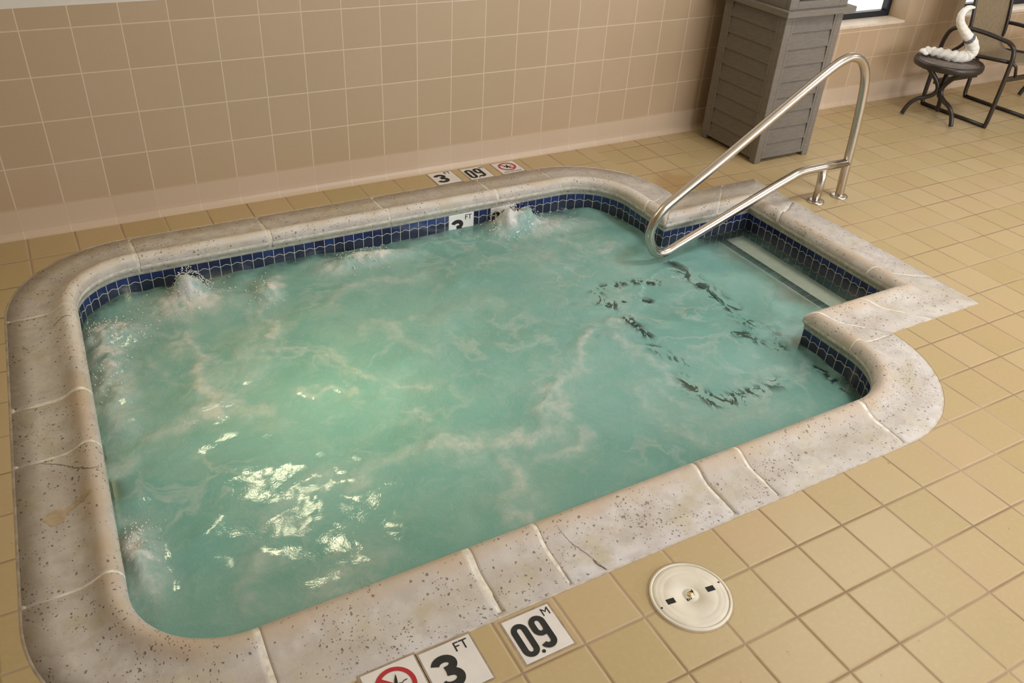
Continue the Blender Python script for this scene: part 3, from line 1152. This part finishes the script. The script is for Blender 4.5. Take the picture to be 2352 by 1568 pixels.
# assumed underwater lamp, unseen, added to glow up through the bubbles
pl = tubpart('assumed_underwater_lamp', lathe_me('assumed_underwater_lamp', [(0, .012), (.09, .010), (.11, 0)], 32, (0.98, -1.62, -1.0)), emit('assumed underwater lens', (1.0, 0.85, 0.45), 2.0))
ul = bpy.data.lights.new('assumed_underwater_light', 'AREA')
ul.shape = 'DISK'
ul.size = .22
ul.energy = 7
ul.color = (1.0, 0.84, 0.46)
ul.spread = 2.3
ulo = bpy.data.objects.new('assumed_underwater_light', ul)
COL.objects.link(ulo)
ulo.location = (0.98, -1.62, -0.96)
ulo.rotation_euler = (PI, 0, 0)

# ------------------------------------------------------------------ text helpers
def text_mesh(s, size, bold=0.0, sx=1.0):
    cu_ = bpy.data.curves.new('t', 'FONT')
    cu_.body = s
    cu_.size = size
    cu_.offset = bold
    cu_.extrude = 0.0006
    cu_.resolution_u = 6
    o = bpy.data.objects.new('t', cu_)
    COL.objects.link(o)
    bpy.context.view_layer.update()
    dg = bpy.context.evaluated_depsgraph_get()
    me_ = bpy.data.meshes.new_from_object(o.evaluated_get(dg))
    bpy.data.objects.remove(o, do_unlink=True)
    co = np.zeros(len(me_.vertices) * 3, np.float32)
    me_.vertices.foreach_get('co', co)
    co = co.reshape(-1, 3)
    co[:, :2] -= co[:, :2].min(0)
    co[:, 0] *= sx
    me_.vertices.foreach_set('co', co.ravel())
    me_.update()
    return me_, co[:, 0].max(), co[:, 1].max()


def fit_text(s, w, h, bold=0.0, name='numeral'):
    me_, a, b = text_mesh(s, 0.1, bold)
    co = np.zeros(len(me_.vertices) * 3, np.float32)
    me_.vertices.foreach_get('co', co)
    co = co.reshape(-1, 3)
    co[:, 0] *= w / a
    co[:, 1] *= h / b
    me_.vertices.foreach_set('co', co.ravel())
    me_.update()
    me_.name = name
    return me_


def thick_poly(name, polys, z0=0.0, z1=0.0008):
    bm_ = bmesh.new()
    for q_, P in enumerate(polys):
        ar_ = sum(P[k][0] * P[(k + 1) % len(P)][1] - P[(k + 1) % len(P)][0] * P[k][1] for k in range(len(P)))
        if ar_ < 0:
            P = P[::-1]
        dz_ = 0.000006 * q_
        b = [bm_.verts.new((x, y, z0)) for x, y in P]
        t_ = [bm_.verts.new((x, y, z1 + dz_)) for x, y in P]
        n_ = len(P)
        if n_ != 4:
            for i_ in range(n_):
                bm_.faces.new((b[i_], b[(i_ + 1) % n_], t_[(i_ + 1) % n_], t_[i_]))
        bm_.faces.new(t_)
    bmesh.ops.delete(bm_, geom=[v for v in bm_.verts if not v.link_faces], context='VERTS')
    bmesh.ops.triangulate(bm_, faces=[f for f in bm_.faces if len(f.verts) > 4])
    me_ = bpy.data.meshes.new(name)
    bm_.to_mesh(me_)
    bm_.free()
    return me_


def stroke(pts, w):
    """outline polygon of a stroked polyline, w scalar or list"""
    P = [np.array(p, float) for p in pts]
    n_ = len(P)
    Wd = [w] * n_ if np.isscalar(w) else w
    L_, R_ = [], []
    for i_ in range(n_):
        t_ = P[min(n_ - 1, i_ + 1)] - P[max(0, i_ - 1)]
        t_ /= np.linalg.norm(t_)
        nn = np.array([-t_[1], t_[0]])
        L_.append(tuple(P[i_] + nn * Wd[i_] / 2))
        R_.append(tuple(P[i_] - nn * Wd[i_] / 2))
    return R_ + L_[::-1]


def arc(cx, cy, rx, ry, a0, a1, n_=26):
    return [(cx + rx * math.cos(math.radians(a0 + (a1 - a0) * k / n_)), cy + ry * math.sin(math.radians(a0 + (a1 - a0) * k / n_))) for k in range(n_ + 1)]


def stroke_quads(pts, w):
    P = stroke(pts, w)
    n_ = len(P) // 2
    A, B = P[:n_], P[n_:][::-1]
    return [[A[i_], A[i_ + 1], B[i_ + 1], B[i_]] for i_ in range(n_ - 1)]


def bold3(w, h, z=0.0008):
    """heavy rounded 3 in a w x h cell"""
    t = 0.30 * w
    top = arc(w * .47, h * .735, w * .33, h * .180, 168, -70, 26) + [(w * .42, h * .555)]
    bot = [(w * .42, h * .505)] + arc(w * .48, h * .285, w * .36, h * .205, 74, -170, 28)
    return thick_poly('numeral', stroke_quads(top, t) + stroke_quads(bot, t * 1.02), 0, z)


def digit_mesh(kind, w, h):
    t = .355 * w
    if kind == '0':
        P = arc(w / 2, h - w / 2, w / 2 - t / 2, w / 2 - t / 2, 180, 0, 18) + arc(w / 2, w / 2, w / 2 - t / 2, w / 2 - t / 2, 0, -180, 18)
        out = [(x, y) for x, y in arc(w / 2, h - w / 2, w / 2, w / 2, 180, 0, 18) + arc(w / 2, w / 2, w / 2, w / 2, 0, -180, 18)]
        inn = [(x, y) for x, y in arc(w / 2, h - w / 2, w / 2 - t, w / 2 - t * .9, 180, 0, 18) + arc(w / 2, w / 2, w / 2 - t, w / 2 - t * .9, 0, -180, 18)]
        return ring_quads(out, inn)
    # 9: closed top bowl plus hooked tail
    hb = h * .60
    cyt = h - w / 2
    cyb = h - hb + w / 2 - t * .1
    out = arc(w / 2, cyt, w / 2, w / 2, 180, 0, 18) + arc(w / 2, cyb, w / 2, w / 2, 0, -180, 18)
    inn = arc(w / 2, cyt, w / 2 - t, w / 2 - t * .9, 180, 0, 18) + arc(w / 2, cyb, w / 2 - t, w / 2 - t * .9, 0, -180, 18)
    polys = ring_quads(out, inn)
    tail = [(w - t / 2, cyt), (w - t / 2, w * .5)] + arc(w / 2, w * .48, w / 2 - t / 2, w / 2 - t / 2, 0, -165, 18)
    polys += stroke_quads(tail, t)
    return polys


def ring_quads(out, inn):
    n_ = len(out)
    return [[out[i_], out[(i_ + 1) % n_], inn[(i_ + 1) % n_], inn[i_]] for i_ in range(n_)]


def marker(kind, cx, cy, w, h, label, rot=0.0, axis='floor', parent=None):
    """white ceramic marker; built in local XY, centred"""
    if parent is None:
        root = thing('depth_marker', (cx, cy, 0), label, 'floor marker')
        root.rotation_euler.z = rot
    else:
        root = bpy.data.objects.new('depth_marker', None)
        COL.objects.link(root)
        root.parent = parent
        root.location = (cx - tub.location.x, -0.4662 - tub.location.y, cy)
        root.rotation_euler = (PI / 2, 0, 0)
    bm_ = bmesh.new()
    add_box(bm_, -w / 2, w / 2, -h / 2, h / 2, -.012, .0012, .0015)
    link('plate', bm2me('plate', bm_), MMARKW if parent else MMARK, root)
    if parent is None:
        bg = bmesh.new()
        add_box(bg, -w / 2 - .006, w / 2 + .006, -h / 2 - .006, h / 2 + .006, -.012, .0003)
        link('grout', bm2me('grout', bg), MGRT, root)
    z = .0014
    def put(name, me_, x, y, mat):
        o = link(name, me_, mat, root)
        o.location = (x, y, z)
        return o
    if kind == '3':
        put('numeral', bold3(w * .50, h * .66), -w * .40, -h * .38, MINK)
        put('unit_text', fit_text('FT', w * .27, h * .19, 0.0, 'unit_text'), w * .15, h * .25, MINK)
    elif kind == '09':
        dw, dh = w * .33, h * .76
        polys = digit_mesh('0', dw, dh)
        polys += [[(x + w * .38, y + h * .03) for x, y in P] for P in digit_mesh('9', dw, dh * .98)]
        polys.append(arc(w * .355, h * .02, w * .035, w * .035, 0, 350, 14))
        put('numeral', thick_poly('numeral', polys), -w * .44, -h * .42, MINK)
        put('unit_text', fit_text('M', w * .15, h * .17, 0.0, 'unit_text'), w * .30, h * .27, MINK)
    else:
        R_, r_ = w * .365, w * .285
        cy_ = h * .06
        o_, i_ = arc(0, 0, R_, R_, 0, 351, 39), arc(0, 0, r_, r_, 0, 351, 39)
        polys = ring_quads(o_, i_)
        polys.append(stroke([(-r_ * .74, r_ * .72), (r_ * .74, -r_ * .72)], w * .062))
        put('prohibition_ring', thick_poly('prohibition_ring', polys, 0, .0010), 0, cy_, MRED)
        fig = [stroke([(-.02 * w, -.06 * w), (.035 * w, .10 * w), (.07 * w, .20 * w)], [.085 * w, .05 * w, .008 * w]),
               stroke([(-.01 * w, -.02 * w), (-.10 * w, .02 * w), (-.17 * w, -.02 * w)], [.05 * w, .035 * w, .015 * w]),
               stroke([(0, -.05 * w), (.06 * w, -.12 * w), (.05 * w, -.20 * w)], [.06 * w, .045 * w, .02 * w]),
               arc(-.065 * w, -.10 * w, .033 * w, .033 * w, 0, 340, 12),
               stroke([(.02 * w, 0), (.07 * w, .02 * w), (.11 * w, .0), (.16 * w, .03 * w), (.22 * w, .035 * w)], .012 * w)]
        put('diver_figure', thick_poly('diver_figure', fig, 0, .0013), 0, cy_, MINK)
        put('caption', fit_text('NO DIVING', w * .74, h * .07, 0.0, 'caption'), -w * .37, -h * .44, MINK)
    return root


MGRT = simple('marker grout', (0.33, 0.25, 0.18), 0.85, nscale=30, namt=0.2)
marker('none', .655, -2.995, .150, .150, 'white no-diving tile with red ring at the very front edge, left of 3 FT')
marker('3', .815, -3.003, .150, .150, 'white tile reading 3 FT in front of the near coping')
marker('09', 1.061, -3.012, .150, .146, 'white tile reading 0.9 M in front of the near coping')
marker('3', 2.143, -.120, .147, .160, 'small white tile reading 3 FT between far coping and tiled wall', rot=.02)
marker('09', 2.346, -.127, .147, .157, 'small white tile reading 0.9 M between far coping and tiled wall', rot=.02)
marker('none', 2.556, -.122, .150, .155, 'white no-diving tile with red ring below the tiled wall', rot=.02)
marker('3', 2.081, -.137, .152, .152, '', parent=tub)['label'] = 'white waterline tile reading 3 FT'
marker('09', 2.338, -.137, .152, .152, '', parent=tub)['label'] = 'white waterline tile half hidden by splashing foam'

# ------------------------------------------------------------------ skimmer lid
lid = thing('skimmer_lid', (1.525, -3.105, 0), 'round cream plastic cover set in the floor tiles in front of the tub', 'lid')
lid.rotation_euler.z = math.radians(-7)
link('rim', lathe_me('rim', [(.112, .0005), (.112, .006), (.1165, .0075), (.1205, .005), (.1215, .0005)], 72), MLID, lid)
link('gap', lathe_me('gap', [(.1215, -.002), (.127, .0006), (.1275, -.002)], 72), MGRT, lid)
cov = link('cover', lathe_me('cover', [(0, .0085), (.020, .0085), (.0215, .0065), (.026, .0065), (.0275, .0078), (.078, .0075), (.080, .0071), (.083, .0075), (.095, .0072), (.097, .0068), (.100, .0071), (.1105, .006), (.112, .003), (.112, .0005)], 72), MLID, lid)
for sx_ in (-1, 1):
    bm = bmesh.new()
    add_box(bm, -.0135 + .067 * sx_, .0135 + .067 * sx_, -.009, .009, .0010, .0082, .0008)
    link('finger_slot', bm2me('finger_slot', bm), MDARK, lid)
    bm = bmesh.new()
    bmesh.ops.create_cone(bm, cap_ends=True, segments=14, radius1=.0028, radius2=.0028, depth=.002, matrix=Matrix.Translation((.1035 * sx_ + .012 * sx_, .006 * sx_ , .0075)) if False else Matrix.Translation((.104 * sx_, .012 * sx_, .0072)))
    link('screw_hole', bm2me('screw_hole', bm), MDARK, lid)
link('center_screw', lathe_me('center_screw', [(0, .0115), (.006, .011), (.011, .0095), (.0115, .0075)], 24), MBRASS, lid)
bm = bmesh.new()
for a in range(3):
    add_box(bm, -.020 + a * .006, -.0165 + a * .006, -.017 + .001 * a, -.009 - .001 * a, .0080, .0089)
add_box(bm, .002, .012, .008, .0105, .0080, .0110)
add_box(bm, .010, .0125, .004, .016, .0080, .0090)
link('moulded_marks', bm2me('moulded_marks', bm), MDARK, lid)

# ------------------------------------------------------------------ hand rail
RY = -1.22


hr = thing('handrail', (4.07, RY, 0), 'polished stainless steel grab rail looping from the floor out over the tub water', 'handrail')
RP = [(4.161, 0.002), (4.152, .10), (4.146, .21), (4.138, .36), (4.118, .56), (4.098, .672), (4.068, .745), (4.022, .795), (3.960, .818), (3.895, .812), (3.790, .764), (3.528, .598), (3.215, .395), (2.912, .207), (2.832, .146), (2.793, .086), (2.783, .022), (2.808, -.052), (2.852, -.094), (2.912, -.099), (2.985, -.074), (3.206, .006), (3.570, .140), (3.712, .190), (3.765, .207), (3.83, .213), (3.95, .214), (4.14, .212)]
cps = [(x - 4.07, 0, z) for x, z in RP]
path = catmull(cps[:-1], 7)
path = [p for p in path if p[2] >= 0.002 or p[0] < -.5]
link('rail', tube_me('rail', [(p[0], p[1], p[2]) for p in path] + [(4.146 - 4.07, 0, .212)], .0242, 20), MST, hr)
link('post', tube_me('post', [(3.972 - 4.07, .002, .002), (3.972 - 4.07, .001, .1), (3.962 - 4.07, 0, .214)], .0225, 20), MST, hr)
FL = [(0, .013), (.028, .013), (.034, .012), (.045, .0105), (.049, .007), (.049, 0)]
for fx in (4.161, 3.972):
    link('flange', lathe_me('flange', FL, 40, (fx - 4.07, .001, 0)), MST, hr)

# ------------------------------------------------------------------ litter bin
BX0, BX1, BY0, BY1, BZ = 4.018, 4.475, -.655, -.135, .882
lb = thing('litter_bin', ((BX0 + BX1) / 2, (BY0 + BY1) / 2, 0), 'tall grey-brown litter bin with lapped board sides standing against the tiled wall', 'bin')


def bp(name, me_, mat):
    o = link(name, me_, mat, lb)
    o.matrix_parent_inverse = Matrix.Translation(lb.location).inverted()
    return o


for x, y in ((BX0, BY0), (BX1 - .05, BY0), (BX0, BY1 - .05), (BX1 - .05, BY1 - .05)):
    bm = bmesh.new()
    add_box(bm, x, x + .05, y, y + .05, 0, BZ, .004)
    bp('corner_post', bm2me('corner_post', bm), MBINF)


def siding(axis, c, a0, a1, sgn):
    """lapped boards across a panel; c = plane, a0..a1 = run, sgn = outward"""
    bm_ = bmesh.new()
    n_ = 9
    z0, z1 = .028, BZ
    hh = (z1 - z0) / n_
    for k in range(n_):
        za, zb = z0 + k * hh, z0 + (k + 1) * hh + .004
        lo, hi = c + sgn * (-.002), c + sgn * (-.013)
        bk = c - sgn * .03
        if axis == 'y':
            q = [(a0, lo, za), (a1, lo, za), (a1, hi, zb), (a0, hi, zb), (a0, bk, za), (a1, bk, za), (a1, bk, zb), (a0, bk, zb)]
        else:
            q = [(lo, a0, za), (lo, a1, za), (hi, a1, zb), (hi, a0, zb), (bk, a0, za), (bk, a1, za), (bk, a1, zb), (bk, a0, zb)]
        v = [bm_.verts.new(p) for p in q]
        for f in ((0, 1, 2, 3), (5, 4, 7, 6), (4, 5, 1, 0), (3, 2, 6, 7), (4, 0, 3, 7), (1, 5, 6, 2)):
            bm_.faces.new([v[i_] for i_ in f])
    return bm2me('board_panel', bm_)


bp('board_panel', siding('y', BY0, BX0 + .05, BX1 - .05, -1), MBIN)
bp('board_panel', siding('y', BY1, BX0 + .05, BX1 - .05, 1), MBIN)
bp('board_panel', siding('x', BX0, BY0 + .05, BY1 - .05, -1), MBIN)
bp('board_panel', siding('x', BX1, BY0 + .05, BY1 - .05, 1), MBIN)
# inner trim against each post
bm = bmesh.new()
for x in (BX0 + .05, BX1 - .068):
    add_box(bm, x, x + .018, BY0 + .001, BY0 + .02, .028, BZ, .002)
for y in (BY0 + .05, BY1 - .068):
    add_box(bm, BX0 + .001, BX0 + .02, y, y + .018, .028, BZ, .002)
bp('panel_trim', bm2me('panel_trim', bm), MBINF)
bm = bmesh.new()
add_box(bm, BX0 - .035, BX1 + .055, BY0 - .035, BY1 + .035, BZ, BZ + .036, .004)
bp('ledge', bm2me('ledge', bm), MBINF)
bm = bmesh.new()
hx0, hx1, hy0, hy1, hz0, hz1 = BX0 - .002, BX1 + .004, BY0 - .002, BY1, BZ + .036, 1.27
add_box(bm, hx0, hx0 + .065, hy0, hy0 + .03, hz0, hz1, .003)
add_box(bm, hx1 - .065, hx1, hy0, hy0 + .03, hz0, hz1, .003)
add_box(bm, hx0 + .065, hx1 - .065, hy0, hy0 + .03, hz0, hz0 + .042, .003)
add_box(bm, hx0 + .065, hx1 - .065, hy0, hy0 + .03, hz1 - .05, hz1, .003)
add_box(bm, hx0, hx0 + .02, hy0 + .03, hy1, hz0, hz1, .003)
add_box(bm, hx1 - .02, hx1, hy0 + .03, hy1, hz0, hz1, .003)
add_box(bm, hx0 + .02, hx1 - .02, hy1 - .02, hy1, hz0, hz1, .003)
add_box(bm, hx0 - .03, hx1 + .03, hy0 - .03, hy1 + .03, hz1, hz1 + .03, .004)
bp('hood', bm2me('hood', bm), MBINF)
bm = bmesh.new()
add_box(bm, hx0 + .066, hx1 - .066, hy0 + .045, hy0 + .06, hz0, hz1 - .05)
bp('opening', bm2me('opening', bm), MDARK).__setitem__('label', 'black throw-in opening')

# ------------------------------------------------------------------ side tables
tb = thing('side_table', (5.90, -.48, 0), 'small round bronze side table with curved legs carrying the white towel', 'side table', 'round side tables along the wall')
TZ = .405
link('rim', lathe_me('rim', [(.205, TZ + .014), (.212, TZ + .019), (.224, TZ + .020), (.231, TZ + .012), (.233, TZ - .002), (.231, TZ - .018), (.226, TZ - .026), (.206, TZ - .026), (.204, TZ + .008), (.205, TZ + .014)], 64), MBRONZE, tb)
link('table_top', lathe_me('table_top', [(0, TZ + .014), (.2055, TZ + .014), (.2055, TZ + .006), (0, TZ + .006)], 64), MTOPG, tb, label='speckled glass table top')
LP = [(.155, TZ - .02), (.110, .345), (.050, .285), (.016, .225), (.030, .178), (.075, .150), (.125, .132), (.163, .098), (.185, .055), (.198, .012)]
for ang in (24, 134, 262):
    ca, sa = math.cos(math.radians(ang)), math.sin(math.radians(ang))
    pp = catmull([(r_ * ca, r_ * sa, z_) for r_, z_ in LP], 6)
    link('leg', tube_me('leg', pp, .0160, 12), MBRONZE, tb)
link('leg_ring', tube_me('leg_ring', [(.018 * math.cos(a * PI / 8), .018 * math.sin(a * PI / 8), .222) for a in range(16)], .006, 8, closed=True), MBRONZE, tb)
t2 = copy_tree(tb)
t2.location = (7.245, -.52, 0)
t2['label'] = 'second bronze side table past the sling chair, only one curved foot in view'

# ------------------------------------------------------------------ sling chair
ch = thing('sling_chair', (6.37, -.5, 0), 'bronze framed patio chair with tan sling fabric, its back to the tiled wall', 'chair')


def cp(name, me_, mat, **k):
    o = link(name, me_, mat, ch, **k)
    o.matrix_parent_inverse = Matrix.Translation(ch.location).inverted()
    return o


for X in (6.12, 6.625):
    loop = [(-.770, .016), (-.778, .06), (-.786, .27), (-.789, .40), (-.788, .50), (-.772, .555), (-.735, .583), (-.69, .594), (-.538, .606), (-.40, .606), (-.315, .592), (-.262, .555), (-.238, .49), (-.230, .40), (-.226, .20), (-.226, .06), (-.232, .016)]
    pp = catmull([(X, y, z) for y, z in loop], 5)
    cp('side_frame', tube_me('side_frame', pp + [np.array((X, -.235, .0135)), np.array((X, -.765, .0135))][:0], .0175, 10, sx=.85), MBRONZE)
    cp('floor_runner', tube_me('floor_runner', [(X, -.226, .0135), (X, -.5, .0135), (X, -.782, .0135)], .0135, 10), MBRONZE)
    cp('back_post', tube_me('back_post', catmull([(X + (.042 if X < 6.3 else -.042), -.30, .415), (X + (.042 if X < 6.3 else -.042), -.375, .50), (X + (.042 if X < 6.3 else -.042), -.378, .62), (X + (.042 if X < 6.3 else -.042), -.345, .80), (X + (.042 if X < 6.3 else -.042), -.29, 1.02)], 6), .0125, 10), MBRONZE)
    cp('seat_rail', tube_me('seat_rail', [(X + (.042 if X < 6.3 else -.042), -.25, .405), (X + (.042 if X < 6.3 else -.042), -.50, .436), (X + (.042 if X < 6.3 else -.042), -.785, .462)], .0135, 10), MBRONZE)
for y, z, hh in ((-.27, .19, .038), (-.787, .352, .034)):
    bm = bmesh.new()
    add_box(bm, 6.12, 6.625, y - .008, y + .008, z - hh / 2, z + hh / 2, .003)
    cp('cross_bar', bm2me('cross_bar', bm), MBRONZE)
for X in (6.135, 6.61):
    cp('brace', tube_me('brace', [(X, -.775, .47), (X + (.042 if X < 6.3 else -.042), -.80, .44), (X + (.085 if X < 6.3 else -.085), -.795, .365)], .0105, 10), MBRONZE)
# one continuous sling: seat then back
sl = catmull([(0, -.80, .455), (0, -.775, .466), (0, -.65, .452), (0, -.5, .438), (0, -.42, .445), (0, -.385, .49), (0, -.374, .60), (0, -.345, .78), (0, -.285, 1.01)], 6)
vs, fs = [], []
NX = 8
for i_, p in enumerate(sl):
    for k in range(NX + 1):
        f = k / NX
        sag = -.012 * math.sin(PI * f)
        up = i_ / len(sl) > .5
        vs.append((6.155 + f * .435, p[1] + (-sag * .8 if up else 0), p[2] + (0 if up else sag)))
for i_ in range(len(sl) - 1):
    for k in range(NX):
        a = i_ * (NX + 1) + k
        fs.append((a, a + 1, a + NX + 2, a + NX + 1))
sm = mesh('sling', vs, fs, True)
so = cp('sling', sm, MSL, label='tan woven sling seat and back')
md = so.modifiers.new('th', 'SOLIDIFY')
md.thickness = .004

# ------------------------------------------------------------------ rolled towel swan
sw = thing('towel_roll', (5.935, -.5, .42), 'white rolled towel bent into a swan neck on the round side table', 'towel')
body = [(5.868, -.305, .449), (5.878, -.36, .452), (5.893, -.42, .455), (5.915, -.485, .456), (5.945, -.535, .460), (5.975, -.562, .478), (5.985, -.572, .515), (5.962, -.572, .552), (5.918, -.572, .590), (5.868, -.572, .622), (5.810, -.572, .662), (5.762, -.572, .700), (5.735, -.572, .742), (5.738, -.572, .778), (5.768, -.572, .800), (5.810, -.572, .806), (5.850, -.572, .802)]
rr = [.026, .031, .034, .036, .040, .043, .043, .041, .038, .034, .030, .027, .024, .021, .0185, .013, .006]
pp = catmull([(x - 5.95, y + .5, z - .42) for x, y, z in body], 7)
ri = [float(np.interp(k / (len(pp) - 1), np.linspace(0, 1, len(rr)), rr)) for k in range(len(pp))]
tm = tube_me('roll', pp, ri, 20)
nv = len(tm.vertices)
co = np.zeros(nv * 3, np.float32)
tm.vertices.foreach_get('co', co)
co = co.reshape(-1, 3)
ctr = np.repeat(np.array(pp), 20, 0)
dirn = co - ctr
ringi = np.repeat(np.arange(len(pp)), 20)
angi = np.tile(np.arange(20), len(pp))
wob = 1 + np.where(ringi < 26, .16, .035) * np.sin(ringi * 1.15 + angi * .7) + .05 * np.sin(angi * 1.9 + ringi * .23)
co = ctr + dirn * wob[:, None]
co[:, 2] = np.maximum(co[:, 2], .0015)
tm.vertices.foreach_set('co', co.astype(np.float32).ravel())
tm.update()
link('roll', tm, MTOWEL, sw)
bi = int(len(pp) * 8.55 / (len(rr) - 1) * 1.0)
link('band', tube_me('band', pp[bi - 3:bi + 2], [r_ * 1.07 for r_ in ri[bi - 3:bi + 2]], 20, caps=False), MBANDC, sw, label='grey band round the towel')
# folded towel end heaped beside the base of the roll
bm = bmesh.new()
for k, (x, y, z, r_) in enumerate([(-.105, .195, .026, .026), (-.078, .165, .032, .030), (-.066, .125, .034, .028), (-.045, .09, .032, .024), (-.118, .165, .018, .016)]):
    bmesh.ops.create_icosphere(bm, subdivisions=3, radius=r_, matrix=Matrix.Translation((x, y, max(z, r_ * .8 + .002))) @ Matrix.Diagonal((1.25, 1.1, .8, 1)))
for v in bm.verts:
    nz = float(fbm(np.array([v.co.x * 60]), np.array([v.co.y * 60 + v.co.z * 45]), 4, 3)[0])
    v.co += v.co.normalized() * .006 * nz
    v.co.z = max(v.co.z, .0015)
link('folded_end', bm2me('folded_end', bm, True), MTOWEL, sw)
